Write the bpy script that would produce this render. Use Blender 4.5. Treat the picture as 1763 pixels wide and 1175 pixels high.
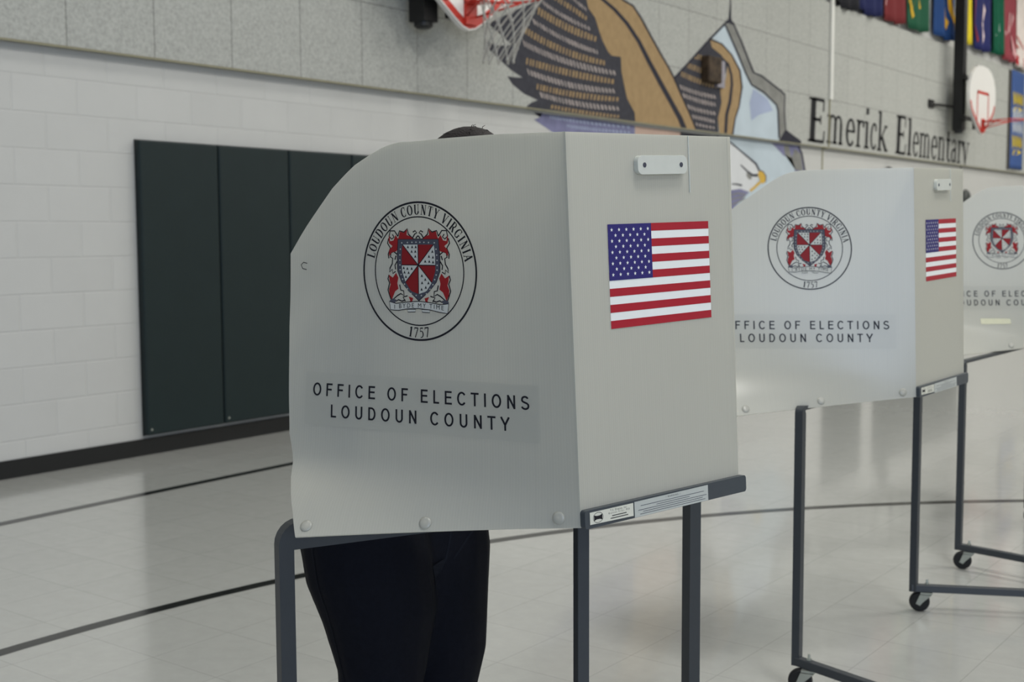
import bpy, bmesh, math, random
from math import sin, cos, pi, radians, sqrt, atan2
from mathutils import Vector, Matrix
from mathutils.geometry import tessellate_polygon

# tuning: lamp strengths along the hall (from behind the camera to the far end) and across it
LAMPS = (1.6, 1.3, 1.3, 2.2, 2.3, 2.0)
LX = (0.4, 1.3, 0.55)
C_BLOCK = (188, 188, 185); C_PANEL = (169, 170, 165); C_FLOOR = (172, 173, 169); C_SHEET = (223, 222, 213)
SHEET_T = 0.55; FLOOR_R = 0.2; FLOOR_COAT = 0.5
SHEET_R = 0.30; SHEET_S = 1.0; FILL = (10.0, 9.0)
C3 = (5.09, 5.62, 0.868); VOTER = (4.565, 1.94); HEAD = (0.20, 0.0, 1.421)
for o in list(bpy.data.objects):
    bpy.data.objects.remove(o)
SC = bpy.context.scene
COL = SC.collection

# ------------------------------------------------------------------ camera
# room axes: the long painted wall is the plane x = 0, y runs along it, z is up
cam_d = bpy.data.cameras.new('camera')
cam_d.sensor_fit = 'HORIZONTAL'; cam_d.sensor_width = 36.0; cam_d.lens = 43.63
cam_d.clip_start = 0.05; cam_d.clip_end = 200
cam_d.dof.use_dof = True; cam_d.dof.focus_distance = 2.25; cam_d.dof.aperture_fstop = 6.3
cam = bpy.data.objects.new('camera', cam_d); COL.objects.link(cam)
cam.matrix_world = Matrix(((0.79852, -0.04752, 0.60009, 6.339),
                           (0.60195, 0.07117, -0.79536, 0.0),
                           (-0.00491, 0.99633, 0.08544, 1.338),
                           (0, 0, 0, 1)))
SC.camera = cam

# ------------------------------------------------------------------ colour management, world, lights
SC.view_settings.view_transform = 'Standard'
SC.view_settings.look = 'None'
SC.view_settings.gamma = 1.0
SC.view_settings.use_curve_mapping = False
SC.view_settings.exposure = -0.23
W = bpy.data.worlds.new('gym_air'); SC.world = W; W.use_nodes = True
W.node_tree.nodes['Background'].inputs[0].default_value = (0.8, 0.85, 0.9, 1)
W.node_tree.nodes['Background'].inputs[1].default_value = 0.05

def area_lamp(x, y, z, sx, sy, power, col=(1.0, 0.98, 0.93), rot=(0, 0, 0)):
    l = bpy.data.lights.new('lamp_or_fill', 'AREA'); l.shape = 'RECTANGLE'; l.size = sx; l.size_y = sy
    l.energy = power; l.color = col
    o = bpy.data.objects.new('lamp_or_fill', l); COL.objects.link(o); o.location = (x, y, z); o.rotation_euler = rot
    return o
# rows of high-bay lamps under the gym ceiling (the rows behind the camera are off)
LAMP_Z = 6.6
for ly, k in ((2.15, LAMPS[0]), (7.0, LAMPS[1]), (11.8, LAMPS[2]), (16.6, LAMPS[3]), (21.4, LAMPS[4]), (26.2, LAMPS[5])):
    for lx, kx in ((2.8, LX[0]), (6.8, LX[1]), (10.8, LX[2])):
        area_lamp(lx, ly, LAMP_Z, 1.2, 1.2, 100 * k * (1.6 if (lx > 9 and 5 < ly < 9) else kx))

# unseen cool panels, added and sized to mirror in the middle booth's side sheet
def cool_fill(x, y, z, w, h, rz, radiance):
    area_lamp(x, y, z, w, h, radiance * pi * w * h, (0.60, 0.74, 1.0), (radians(90), 0, rz))
cool_fill(14.1, -8.9, 2.35, 3.4, 3.9, radians(180) + pi, FILL[0])
cool_fill(15.9, -6.3, 2.35, 4.6, 3.9, radians(90), FILL[1])

# ------------------------------------------------------------------ materials
def srgb(r, g, b):
    f = lambda c: (c / 255 / 12.92) if c / 255 <= 0.04045 else ((c / 255 + 0.055) / 1.055) ** 2.4
    return (f(r), f(g), f(b), 1.0)
MATS = {}
def mat(name, col, rough=0.5, spec=0.5, metal=0.0, noise=0.0, nscale=40.0, bump=0.0, bscale=200.0, trans=0.0):
    if name in MATS: return MATS[name]
    m = bpy.data.materials.new(name); m.use_nodes = True; MATS[name] = m
    nt = m.node_tree; N = nt.nodes; L = nt.links
    b = N['Principled BSDF']
    b.inputs['Base Color'].default_value = col; b.inputs['Roughness'].default_value = rough
    b.inputs['Specular IOR Level'].default_value = spec; b.inputs['Metallic'].default_value = metal
    tc = N.new('ShaderNodeTexCoord')
    if noise > 0:
        n = N.new('ShaderNodeTexNoise'); n.inputs['Scale'].default_value = nscale; n.inputs['Detail'].default_value = 4
        L.new(tc.outputs['Object'], n.inputs['Vector'])
        r = N.new('ShaderNodeMapRange'); r.inputs[1].default_value = 0.3; r.inputs[2].default_value = 0.7
        r.inputs[3].default_value = 1 - noise; r.inputs[4].default_value = 1 + noise
        L.new(n.outputs['Fac'], r.inputs[0])
        mx = N.new('ShaderNodeVectorMath'); mx.operation = 'SCALE'; mx.inputs[0].default_value = col[:3]
        L.new(r.outputs[0], mx.inputs['Scale']); L.new(mx.outputs[0], b.inputs['Base Color'])
    if bump > 0:
        n2 = N.new('ShaderNodeTexNoise'); n2.inputs['Scale'].default_value = bscale; n2.inputs['Detail'].default_value = 3
        L.new(tc.outputs['Object'], n2.inputs['Vector'])
        bp = N.new('ShaderNodeBump'); bp.inputs['Strength'].default_value = bump; bp.inputs['Distance'].default_value = 0.01
        L.new(n2.outputs['Fac'], bp.inputs['Height']); L.new(bp.outputs[0], b.inputs['Normal'])
    if trans > 0:
        out = N['Material Output']
        t = N.new('ShaderNodeBsdfTranslucent'); t.inputs[0].default_value = col
        ms = N.new('ShaderNodeMixShader'); ms.inputs[0].default_value = trans
        L.new(b.outputs[0], ms.inputs[1]); L.new(t.outputs[0], ms.inputs[2]); L.new(ms.outputs[0], out.inputs['Surface'])
    return m

def grid_mat(name, base, line, bw, bh, mortar, offx, offz, rough, spec, axes, offset=0.0, noise=0.0, nscale=30, bump=0.3, fine=0.0, fscale=300, smooth=0.1, coat=0.0):
    """procedural tiles / blocks: axes picks which object axes run along and up the surface"""
    m = bpy.data.materials.new(name); m.use_nodes = True; MATS[name] = m
    nt = m.node_tree; N = nt.nodes; L = nt.links; b = N['Principled BSDF']
    tc = N.new('ShaderNodeTexCoord'); sp = N.new('ShaderNodeSeparateXYZ'); L.new(tc.outputs['Object'], sp.inputs[0])
    cb = N.new('ShaderNodeCombineXYZ')
    for i, (ax, off) in enumerate(((axes[0], offx), (axes[1], offz))):
        s = N.new('ShaderNodeMath'); s.operation = 'SUBTRACT'; s.inputs[1].default_value = off - 400 * (bw, bh)[i]
        L.new(sp.outputs[ax], s.inputs[0]); L.new(s.outputs[0], cb.inputs[i])
    br = N.new('ShaderNodeTexBrick'); br.offset = offset; br.offset_frequency = 2; br.squash = 1.0
    br.inputs['Scale'].default_value = 1.0; br.inputs['Mortar Size'].default_value = mortar
    br.inputs['Mortar Smooth'].default_value = smooth; br.inputs['Bias'].default_value = 0
    br.inputs['Brick Width'].default_value = bw; br.inputs['Row Height'].default_value = bh
    L.new(cb.outputs[0], br.inputs['Vector'])
    br.inputs['Color1'].default_value = base; br.inputs['Color2'].default_value = tuple(c * 0.965 for c in base[:3]) + (1,)
    br.inputs['Mortar'].default_value = line
    src = br.outputs['Color']
    if noise > 0:
        n = N.new('ShaderNodeTexNoise'); n.inputs['Scale'].default_value = nscale; n.inputs['Detail'].default_value = 6
        n.inputs['Roughness'].default_value = 0.65
        L.new(tc.outputs['Object'], n.inputs['Vector'])
        r = N.new('ShaderNodeMapRange'); r.inputs[1].default_value = 0.3; r.inputs[2].default_value = 0.7
        r.inputs[3].default_value = 1 - noise; r.inputs[4].default_value = 1 + noise; L.new(n.outputs['Fac'], r.inputs[0])
        mx = N.new('ShaderNodeVectorMath'); mx.operation = 'SCALE'; L.new(src, mx.inputs[0]); L.new(r.outputs[0], mx.inputs['Scale'])
        src = mx.outputs[0]
    L.new(src, b.inputs['Base Color'])
    b.inputs['Roughness'].default_value = rough; b.inputs['Specular IOR Level'].default_value = spec
    b.inputs['Coat Weight'].default_value = coat; b.inputs['Coat Roughness'].default_value = 0.07
    h = N.new('ShaderNodeMath'); h.operation = 'MULTIPLY'; h.inputs[1].default_value = -1.0; L.new(br.outputs['Fac'], h.inputs[0])
    hh = h.outputs[0]
    if fine > 0:
        n2 = N.new('ShaderNodeTexNoise'); n2.inputs['Scale'].default_value = fscale; n2.inputs['Detail'].default_value = 3
        L.new(tc.outputs['Object'], n2.inputs['Vector'])
        ma = N.new('ShaderNodeMath'); ma.operation = 'MULTIPLY_ADD'; ma.inputs[1].default_value = fine
        L.new(n2.outputs['Fac'], ma.inputs[0]); L.new(hh, ma.inputs[2]); hh = ma.outputs[0]
    bp = N.new('ShaderNodeBump'); bp.inputs['Strength'].default_value = bump; bp.inputs['Distance'].default_value = 0.006
    L.new(hh, bp.inputs['Height']); L.new(bp.outputs[0], b.inputs['Normal'])
    return m

def plastic_mat(name, col, trans, pitch=0.0055):
    """translucent fluted plastic sheet; flutes run up the sheet (UV.x is metres along it)"""
    m = bpy.data.materials.new(name); m.use_nodes = True; MATS[name] = m
    nt = m.node_tree; N = nt.nodes; L = nt.links; b = N['Principled BSDF']
    b.inputs['Base Color'].default_value = col; b.inputs['Roughness'].default_value = SHEET_R; b.inputs['Specular IOR Level'].default_value = SHEET_S
    uv = N.new('ShaderNodeUVMap'); uv.uv_map = 'sheet'
    sp = N.new('ShaderNodeSeparateXYZ'); L.new(uv.outputs[0], sp.inputs[0])
    mu = N.new('ShaderNodeMath'); mu.operation = 'MULTIPLY'; mu.inputs[1].default_value = 2 * pi / pitch; L.new(sp.outputs[0], mu.inputs[0])
    sn = N.new('ShaderNodeMath'); sn.operation = 'SINE'; L.new(mu.outputs[0], sn.inputs[0])
    # irregular flutes
    cb = N.new('ShaderNodeCombineXYZ'); L.new(sp.outputs[0], cb.inputs[0])
    n = N.new('ShaderNodeTexNoise'); n.noise_dimensions = '3D'; n.inputs['Scale'].default_value = 130; n.inputs['Detail'].default_value = 2
    L.new(cb.outputs[0], n.inputs['Vector'])
    ad = N.new('ShaderNodeMath'); ad.operation = 'MULTIPLY_ADD'; ad.inputs[1].default_value = 0.25; L.new(sn.outputs[0], ad.inputs[0]); L.new(n.outputs['Fac'], ad.inputs[2])
    bp = N.new('ShaderNodeBump'); bp.inputs['Strength'].default_value = 0.06; bp.inputs['Distance'].default_value = 0.0015
    L.new(ad.outputs[0], bp.inputs['Height']); L.new(bp.outputs[0], b.inputs['Normal'])
    r = N.new('ShaderNodeMapRange'); r.inputs[1].default_value = -0.1; r.inputs[2].default_value = 1.1
    r.inputs[3].default_value = 0.965; r.inputs[4].default_value = 1.03; L.new(ad.outputs[0], r.inputs[0])
    sc = N.new('ShaderNodeVectorMath'); sc.operation = 'SCALE'; sc.inputs[0].default_value = col[:3]; L.new(r.outputs[0], sc.inputs['Scale'])
    L.new(sc.outputs[0], b.inputs['Base Color'])
    t = N.new('ShaderNodeBsdfTranslucent'); L.new(sc.outputs[0], t.inputs[0])
    ms = N.new('ShaderNodeMixShader'); ms.inputs[0].default_value = trans
    L.new(b.outputs[0], ms.inputs[1]); L.new(t.outputs[0], ms.inputs[2]); L.new(ms.outputs[0], N['Material Output'].inputs['Surface'])
    return m

M_BLOCK = grid_mat('painted_block', srgb(*C_BLOCK), srgb(*[c - 2 for c in C_BLOCK]), 0.4064, 0.2032, 0.006, 3.6518, 0.0, 0.55, 0.35, (1, 2), offset=0.5, noise=0.02, nscale=3, bump=0.45, fine=0.12, fscale=140, smooth=0.6)
M_PANEL = grid_mat('acoustic_board', srgb(*C_PANEL), srgb(*[c * 0.8 for c in C_PANEL]), 0.597, 0.594, 0.005, 4.175, 2.407, 0.9, 0.1, (1, 2), noise=0.2, nscale=48, bump=0.6, fine=0.8, fscale=90, smooth=0.4)
M_FLOOR = grid_mat('vinyl_tile', srgb(*C_FLOOR), srgb(*[c * 0.82 for c in C_FLOOR]), 0.3048, 0.3048, 0.0012, 4.927, 2.387, FLOOR_R, 0.5, (0, 1), noise=0.045, nscale=16, bump=0.05, fine=0.15, fscale=9, smooth=0.3, coat=FLOOR_COAT)
M_PAINT = mat('wall_paint', srgb(160, 158, 150), 0.6, 0.3, noise=0.02, nscale=2)
M_CEIL = mat('ceiling_paint', srgb(205, 205, 200), 0.8, 0.2, noise=0.02, nscale=2)
M_BASE = mat('black_rubber', srgb(24, 25, 26), 0.45, 0.4, noise=0.05, nscale=10)
M_LINE = mat('black_line_paint', srgb(22, 22, 20), 0.14, 0.5, noise=0.05, nscale=10)
M_MAT = mat('green_vinyl', srgb(27, 39, 40), 0.5, 0.25, noise=0.05, nscale=6, bump=0.05, bscale=60)
M_STEEL = mat('grey_powder_coat', srgb(55, 59, 63), 0.45, 0.4, noise=0.03, nscale=80)
M_TRAY = mat('grey_tray_plastic', srgb(60, 66, 72), 0.4, 0.4, noise=0.03, nscale=60)
M_TABLE = mat('grey_laminate', srgb(84, 86, 88), 0.4, 0.4, noise=0.05, nscale=90)
M_SHEET = plastic_mat('fluted_plastic', srgb(*C_SHEET), SHEET_T)
M_SNAP = mat('clear_white_nylon', srgb(*C_SHEET), 0.3, 0.5, noise=0.02, nscale=50, trans=0.3)
M_WHITE = mat('white_moulding', srgb(194, 196, 188), 0.4, 0.45, noise=0.02, nscale=50)
M_INK = mat('black_ink', srgb(22, 22, 30), 0.5, 0.3, noise=0.03, nscale=50)
M_RED = mat('seal_red', srgb(172, 46, 50), 0.5, 0.3, noise=0.03, nscale=50, trans=0.45)
M_GREY = mat('seal_grey', srgb(92, 94, 106), 0.5, 0.3, noise=0.03, nscale=50, trans=0.4)
M_SEALW = mat('seal_white', srgb(192, 192, 184), 0.5, 0.3, noise=0.02, nscale=50)
M_FRED = mat('flag_red', srgb(160, 26, 44), 0.4, 0.4, noise=0.03, nscale=50)
M_FBLUE = mat('flag_blue', srgb(40, 35, 104), 0.4, 0.4, noise=0.03, nscale=50)
M_FWHITE = mat('flag_white', srgb(226, 228, 226), 0.4, 0.4, noise=0.01, nscale=50)
M_CLEAR = mat('clear_label_film', srgb(*[c * 0.985 for c in C_SHEET]), SHEET_R, SHEET_S, noise=0.01, nscale=50, trans=SHEET_T)
M_LABEL = mat('white_label', srgb(204, 204, 192), 0.35, 0.4, noise=0.02, nscale=50)
M_LABEL2 = mat('silver_label', srgb(176, 180, 176), 0.35, 0.4, noise=0.02, nscale=50)
M_TAPE = mat('masking_tape', srgb(206, 204, 176), 0.6, 0.3, noise=0.04, nscale=60)
M_RUBBER = mat('black_tyre', srgb(20, 20, 21), 0.5, 0.4, noise=0.05, nscale=60)
M_ZINC = mat('zinc_plate', srgb(170, 174, 166), 0.35, 0.5, metal=0.6, noise=0.06, nscale=60)
M_BLACK = mat('black_steel', srgb(17, 17, 18), 0.5, 0.4, noise=0.05, nscale=20)
M_ORANGE = mat('rim_red', srgb(190, 52, 40), 0.45, 0.4, noise=0.05, nscale=20)
M_BOARD = mat('backboard_white', srgb(226, 224, 220), 0.35, 0.4, noise=0.01, nscale=8)
M_NET = mat('net_cord', srgb(172, 170, 164), 0.8, 0.2, noise=0.04, nscale=60)
MU = {'N': mat('mural_slate', srgb(64, 64, 70), 0.85, 0.1, noise=0.12, nscale=20),
      'T': mat('mural_tan', srgb(156, 132, 98), 0.85, 0.1, noise=0.08, nscale=14),
      'P': mat('mural_dusk_pink', srgb(164, 154, 150), 0.85, 0.1, noise=0.08, nscale=14),
      'B': mat('mural_sky', srgb(182, 194, 202), 0.85, 0.1, noise=0.06, nscale=3),
      'V': mat('mural_periwinkle', srgb(158, 168, 192), 0.85, 0.1, noise=0.06, nscale=3),
      'G': mat('mural_grey', srgb(128, 128, 124), 0.85, 0.1, noise=0.14, nscale=9),
      'K': mat('mural_black', srgb(52, 52, 60), 0.85, 0.1, noise=0.08, nscale=14),
      'W': mat('mural_white', srgb(204, 206, 208), 0.85, 0.1, noise=0.03, nscale=6),
      'L': mat('mural_lilac', srgb(122, 122, 152), 0.85, 0.1, noise=0.14, nscale=8),
      'Y': mat('mural_yellow', srgb(200, 164, 78), 0.85, 0.1, noise=0.06, nscale=10),
      'S': mat('mural_rose', srgb(196, 170, 156), 0.85, 0.1, noise=0.06, nscale=6)}
M_LETTER = mat('letter_black', srgb(38, 38, 40), 0.8, 0.1, noise=0.06, nscale=14)
M_HAIR = mat('dark_brown_hair', srgb(24, 18, 18), 0.6, 0.2, noise=0.25, nscale=160, bump=0.4, bscale=260)
M_SKIN = mat('skin', srgb(206, 160, 136), 0.5, 0.35, noise=0.03, nscale=30)
M_DENIM = mat('dark_denim', srgb(13, 15, 23), 0.85, 0.15, noise=0.14, nscale=120, bump=0.12, bscale=500)
M_SEAM = mat('denim_seam', srgb(20, 23, 31), 0.85, 0.15, noise=0.1, nscale=120)
M_KNIT = mat('dark_knit', srgb(30, 30, 40), 0.9, 0.1, noise=0.12, nscale=120, bump=0.2, bscale=300)
M_SHOE = mat('black_shoe', srgb(24, 24, 26), 0.5, 0.4, noise=0.05, nscale=40)
M_EYE = mat('eye_white', srgb(225, 225, 222), 0.3, 0.5, noise=0.01, nscale=40)
M_LIP = mat('lip', srgb(170, 96, 92), 0.45, 0.4, noise=0.03, nscale=40)

# ------------------------------------------------------------------ mesh helpers
class MB:
    def __init__(s): s.v = []; s.f = []; s.mi = []; s.uv = {}
    def add(s, vs, fs, mi=0):
        o = len(s.v); s.v += [tuple(map(float, q)) for q in vs]
        for f in fs: s.f.append(tuple(o + i for i in f)); s.mi.append(mi)
        return o
    def box(s, c, d, rot=0.0, mi=0, M=None):
        c = Vector(c); R = M if M else Matrix.Rotation(rot, 3, 'Z')
        vs = [c + R @ Vector((sx * d[0] / 2, sy * d[1] / 2, sz * d[2] / 2)) for sx in (-1, 1) for sy in (-1, 1) for sz in (-1, 1)]
        s.add(vs, [(0, 1, 3, 2), (4, 6, 7, 5), (0, 4, 5, 1), (2, 3, 7, 6), (0, 2, 6, 4), (1, 5, 7, 3)], mi)
    def prism(s, pts, off, mi=0):
        """closed solid: polygon pts (3D, planar, any shape) extruded by vector off"""
        pts = [Vector(q) for q in pts]; off = Vector(off); n = len(pts)
        tri = tessellate_polygon([pts])
        vs = pts + [q + off for q in pts]
        s.add(vs, [tuple(t) for t in tri] + [tuple(n + i for i in reversed(t)) for t in tri] + [(i, (i + 1) % n, n + (i + 1) % n, n + i) for i in range(n)], mi)
    def tube(s, path, r, seg=10, mi=0, closed=False, cap=True):
        path = [Vector(q) for q in path]; n = len(path)
        rr = r if isinstance(r, (list, tuple)) else [r] * n
        rings = []; up = None
        for i, q in enumerate(path):
            a = path[(i - 1) % n] if (closed or i > 0) else q
            b = path[(i + 1) % n] if (closed or i < n - 1) else q
            t = (b - a).normalized()
            if up is None:
                up = Vector((0, 0, 1)) if abs(t.z) < 0.9 else Vector((1, 0, 0))
            x = (up - t * up.dot(t)).normalized(); y = t.cross(x); up = x
            rings.append([q + (x * cos(2 * pi * k / seg) + y * sin(2 * pi * k / seg)) * rr[i] for k in range(seg)])
        vs = [q for R in rings for q in R]; fs = []
        for i in range(n if closed else n - 1):
            j = (i + 1) % n
            fs += [(i * seg + k, i * seg + (k + 1) % seg, j * seg + (k + 1) % seg, j * seg + k) for k in range(seg)]
        if cap and not closed:
            fs += [tuple(range(seg))[::-1], tuple((n - 1) * seg + k for k in range(seg))]
        s.add(vs, fs, mi)
    def sweep(s, path, N, w, h, mi=0):
        """rectangular tube swept along a path that lies in the plane with normal N; w along N, h in the plane"""
        path = [Vector(q) for q in path]; N = Vector(N).normalized(); rings = []
        for i, q in enumerate(path):
            t1 = (q - path[i - 1]).normalized() if i else None
            t2 = (path[i + 1] - q).normalized() if i < len(path) - 1 else None
            t = ((t1 or t2) + (t2 or t1)).normalized()
            k = 1.0 / max(0.5, t.dot(t1 or t2))
            b = t.cross(N).normalized()
            rings.append([q + N * (a * w / 2) + b * (c * h / 2 * k) for a, c in ((-1, -1), (1, -1), (1, 1), (-1, 1))])
        n = len(rings); fs = []
        for i in range(n - 1): fs += [(i * 4 + k, i * 4 + (k + 1) % 4, (i + 1) * 4 + (k + 1) % 4, (i + 1) * 4 + k) for k in range(4)]
        fs += [(3, 2, 1, 0), tuple((n - 1) * 4 + k for k in range(4))]
        s.add([q for R in rings for q in R], fs, mi)
    def lathe(s, c, axis, prof, seg=24, mi=0):
        """prof: (radius, distance along axis)"""
        c = Vector(c); ax = Vector(axis).normalized(); t = Vector((0, 0, 1)) if abs(ax.z) < 0.9 else Vector((1, 0, 0))
        x = (t - ax * t.dot(ax)).normalized(); y = ax.cross(x); vs = []
        for r, d in prof: vs += [c + ax * d + (x * cos(2 * pi * k / seg) + y * sin(2 * pi * k / seg)) * r for k in range(seg)]
        n = len(prof); fs = []
        for i in range(n - 1): fs += [(i * seg + k, i * seg + (k + 1) % seg, (i + 1) * seg + (k + 1) % seg, (i + 1) * seg + k) for k in range(seg)]
        fs += [tuple(range(seg))[::-1], tuple((n - 1) * seg + k for k in range(seg))]
        s.add(vs, fs, mi)
    def ball(s, c, r, seg=20, rings=12, M=None, mi=0):
        c = Vector(c); r = Vector(r) if hasattr(r, '__len__') else Vector((r, r, r)); vs = []
        for i in range(1, rings):
            th = pi * i / rings
            for k in range(seg):
                q = Vector((r.x * sin(th) * cos(2 * pi * k / seg), r.y * sin(th) * sin(2 * pi * k / seg), r.z * cos(th)))
                vs.append(c + (M @ q if M else q))
        top = Vector((0, 0, r.z)); a = len(vs); vs.append(c + (M @ top if M else top)); vs.append(c - (M @ top if M else top)); fs = []
        for i in range(rings - 2): fs += [(i * seg + k, i * seg + (k + 1) % seg, (i + 1) * seg + (k + 1) % seg, (i + 1) * seg + k)[::-1] for k in range(seg)]
        fs += [(a, k, (k + 1) % seg) for k in range(seg)] + [(a + 1, (rings - 2) * seg + (k + 1) % seg, (rings - 2) * seg + k) for k in range(seg)]
        s.add(vs, fs, mi)
    def limb(s, pts, mi=0, seg=16):
        """closed tapered limb with rounded ends through (point, radius) pairs"""
        P = [Vector(q) for q, r in pts]; R = [r for q, r in pts]
        d0 = (P[1] - P[0]).normalized(); d1 = (P[-1] - P[-2]).normalized()
        path = []; rad = []
        for a in (80, 55, 28): path.append(P[0] - d0 * R[0] * sin(radians(a))); rad.append(R[0] * cos(radians(a)))
        path += P; rad += R
        for a in (28, 55, 80): path.append(P[-1] + d1 * R[-1] * sin(radians(a))); rad.append(R[-1] * cos(radians(a)))
        s.tube(path, rad, seg, mi)
    def make(s, name, mats, parent=None, smooth=False, loc=None, fix=True):
        o_loc = Vector(parent['_o']) if parent else Vector(loc or (0, 0, 0))
        me = bpy.data.meshes.new(name)
        me.from_pydata([tuple(Vector(q) - o_loc) for q in s.v], [], s.f)
        if s.uv:
            l = me.uv_layers.new(name='sheet')
            for lp in me.loops: l.data[lp.index].uv = s.uv.get(lp.vertex_index, (0, 0))
        for m in (mats if isinstance(mats, (list, tuple)) else [mats]): me.materials.append(m)
        me.polygons.foreach_set('material_index', s.mi)
        if smooth: me.polygons.foreach_set('use_smooth', [True] * len(me.polygons))
        me.update()
        if fix:
            bm = bmesh.new(); bm.from_mesh(me); bmesh.ops.recalc_face_normals(bm, faces=bm.faces); bm.to_mesh(me); bm.free()
        o = bpy.data.objects.new(name, me); COL.objects.link(o)
        if parent: o.parent = parent; o['_o'] = tuple(parent['_o'])
        else: o.location = o_loc; o['_o'] = tuple(o_loc)
        return o

def thing(name, label, cat, loc, group=None):
    o = bpy.data.objects.new(name, None); COL.objects.link(o); o.location = loc; o.empty_display_size = 0.1
    o['_o'] = tuple(map(float, loc)); o['label'] = label; o['category'] = cat
    if group: o['group'] = group
    return o
def tag(o, label, cat, group=None):
    o['label'] = label; o['category'] = cat
    if group: o['group'] = group
    return o
def struct(o): o['kind'] = 'structure'; return o
def bevel(o, w, seg=2):
    m = o.modifiers.new('soft_edge', 'BEVEL'); m.width = w; m.segments = seg; m.limit_method = 'ANGLE'; m.angle_limit = radians(40)
    return o

# ------------------------------------------------------------------ 2D artwork helpers
def flat_text(txt, spacing=1.0):
    cu = bpy.data.curves.new('t', 'FONT'); cu.body = txt; cu.size = 1.0; cu.space_character = spacing; cu.resolution_u = 4
    ob = bpy.data.objects.new('t', cu); COL.objects.link(ob)
    dg = bpy.context.evaluated_depsgraph_get(); me = bpy.data.meshes.new_from_object(ob.evaluated_get(dg))
    vs = [(v.co.x, v.co.y) for v in me.vertices]; fs = [tuple(p.vertices) for p in me.polygons]
    bpy.data.objects.remove(ob); bpy.data.curves.remove(cu); bpy.data.meshes.remove(me)
    return vs, fs
def fit_text(txt, x0, x1, y, cap):
    """sans lettering from x0 to x1 (width set by letter spacing), baseline y, capital height cap"""
    hv, _ = flat_text('H'); ch = max(q[1] for q in hv); k = cap / ch
    def width(s): v, f = flat_text(txt, s); return (max(q[0] for q in v) - min(q[0] for q in v)) * k
    w1, w2 = width(1.0), width(1.3); s = 1.0 + 0.3 * ((x1 - x0) - w1) / (w2 - w1)
    v, f = flat_text(txt, max(0.75, s)); m = min(q[0] for q in v); ww = (max(q[0] for q in v) - m) * k; sx = (x1 - x0) / ww
    return [(x0 + (a - m) * k * sx, y + b * k) for a, b in v], f

SANS_ADV = {'O': .82, 'F': .66, 'I': .3, 'C': .78, 'E': .70, 'L': .60, 'T': .66, 'N': .76, 'S': .70, 'U': .76, 'D': .77, 'Y': .70, ' ': .30}
def sans_glyph(c):
    w = .138; h = w / 2; l = .09 + h; r = SANS_ADV[c] - .07
    E = lambda cx, cy, rx, ry, a0, a1, n=26: band(arc(cx, cy, rx, ry, a0, a1, n), w)
    B = lambda x0, y0, x1, y1: band([(x0, y0), (x1, y1)], w)
    if c == 'O': return [band(arc(.41, .5, .36 - h + .0, .5 + .012 - h, 0, 360, 40)[:-1], w, True)]
    if c == 'C': return [E(.41, .5, .36 - h, .512 - h, 38, 322, 34)]
    if c == 'I': return [B(.15, 0, .15, 1)]
    if c == 'F': return [B(l, 0, l, 1), B(l, 1 - h, r + .03, 1 - h), B(l, .52, r - .03, .52)]
    if c == 'E': return [B(l, 0, l, 1), B(l, 1 - h, r + .01, 1 - h), B(l, .53, r - .02, .53), B(l, h, r + .02, h)]
    if c == 'L': return [B(l, 0, l, 1), B(l, h, r + .02, h)]
    if c == 'T': return [B(.33, 0, .33, 1), B(.02, 1 - h, .64, 1 - h)]
    if c == 'N': return [B(l, 0, l, 1), B(r - h, 0, r - h, 1), band([(l - .01, .97), (r - h + .01, .03)], w * 1.05)]
    if c == 'U': return [band([(l, 1), (l, .34)] + arc((l + r - h) / 2, .34, (r - h - l) / 2, .34 + .012 - h, 180, 360, 18)[1:-1] + [(r - h, .34), (r - h, 1)], w)]
    if c == 'D': return [B(l, 0, l, 1), band([(l, 1 - h), (.36, 1 - h)] + arc(.36, .5, r - h - .36 + .0, .5 - h, 90, -90, 22)[1:-1] + [(.36, h), (l, h)], w)]
    if c == 'Y': return [band([(.05, 1), (.35, .42)], w * 1.05), band([(.65, 1), (.35, .42)], w * 1.05), B(.35, 0, .35, .45)]
    if c == 'S': return [band(arc(.35, .745, .245 - h * .4, .267 - h, 20, 180, 12) + [(.13, .66), (.2, .58), (.35, .52), (.5, .46), (.585, .37)] + arc(.35, .275, .275 - h * .4, .287 - h, 10, -165, 14), w)]
    return []
def sans_line(txt, x0, x1, y, cap):
    """wide-set sans capitals filling x0..x1"""
    adv = sum(SANS_ADV[c] for c in txt); n = len(txt) - 1
    sx = cap * 1.1; gap = ((x1 - x0) / sx - adv + .12) / n; p = -.06; out = []
    for c in txt:
        for vs, fs in sans_glyph(c): out.append(([(x0 + (p + a) * sx, y + b * cap) for a, b in vs], fs))
        p += SANS_ADV[c] + gap
    return out
def band(pts, w, closed=False):
    """polyline with width (one number or one per point) -> quads"""
    P = [Vector(q) for q in pts]; n = len(P); ws = w if isinstance(w, (list, tuple)) else [w] * n; vs = []
    for i, q in enumerate(P):
        a = P[(i - 1) % n] if (closed or i) else q; b = P[(i + 1) % n] if (closed or i < n - 1) else q
        t = (b - a).normalized(); nn = Vector((-t.y, t.x)); vs += [tuple(q + nn * ws[i] / 2), tuple(q - nn * ws[i] / 2)]
    fs = [(2 * i, 2 * i + 1, 2 * ((i + 1) % n) + 1, 2 * ((i + 1) % n)) for i in range(n if closed else n - 1)]
    return vs, fs
def poly(pts):
    return list(pts), [tuple(t) for t in tessellate_polygon([[Vector((a, b, 0)) for a, b in pts]])]
def arc(cx, cy, rx, ry, a0, a1, n=16):
    return [(cx + rx * cos(radians(a0 + (a1 - a0) * i / n)), cy + ry * sin(radians(a0 + (a1 - a0) * i / n))) for i in range(n + 1)]

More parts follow.
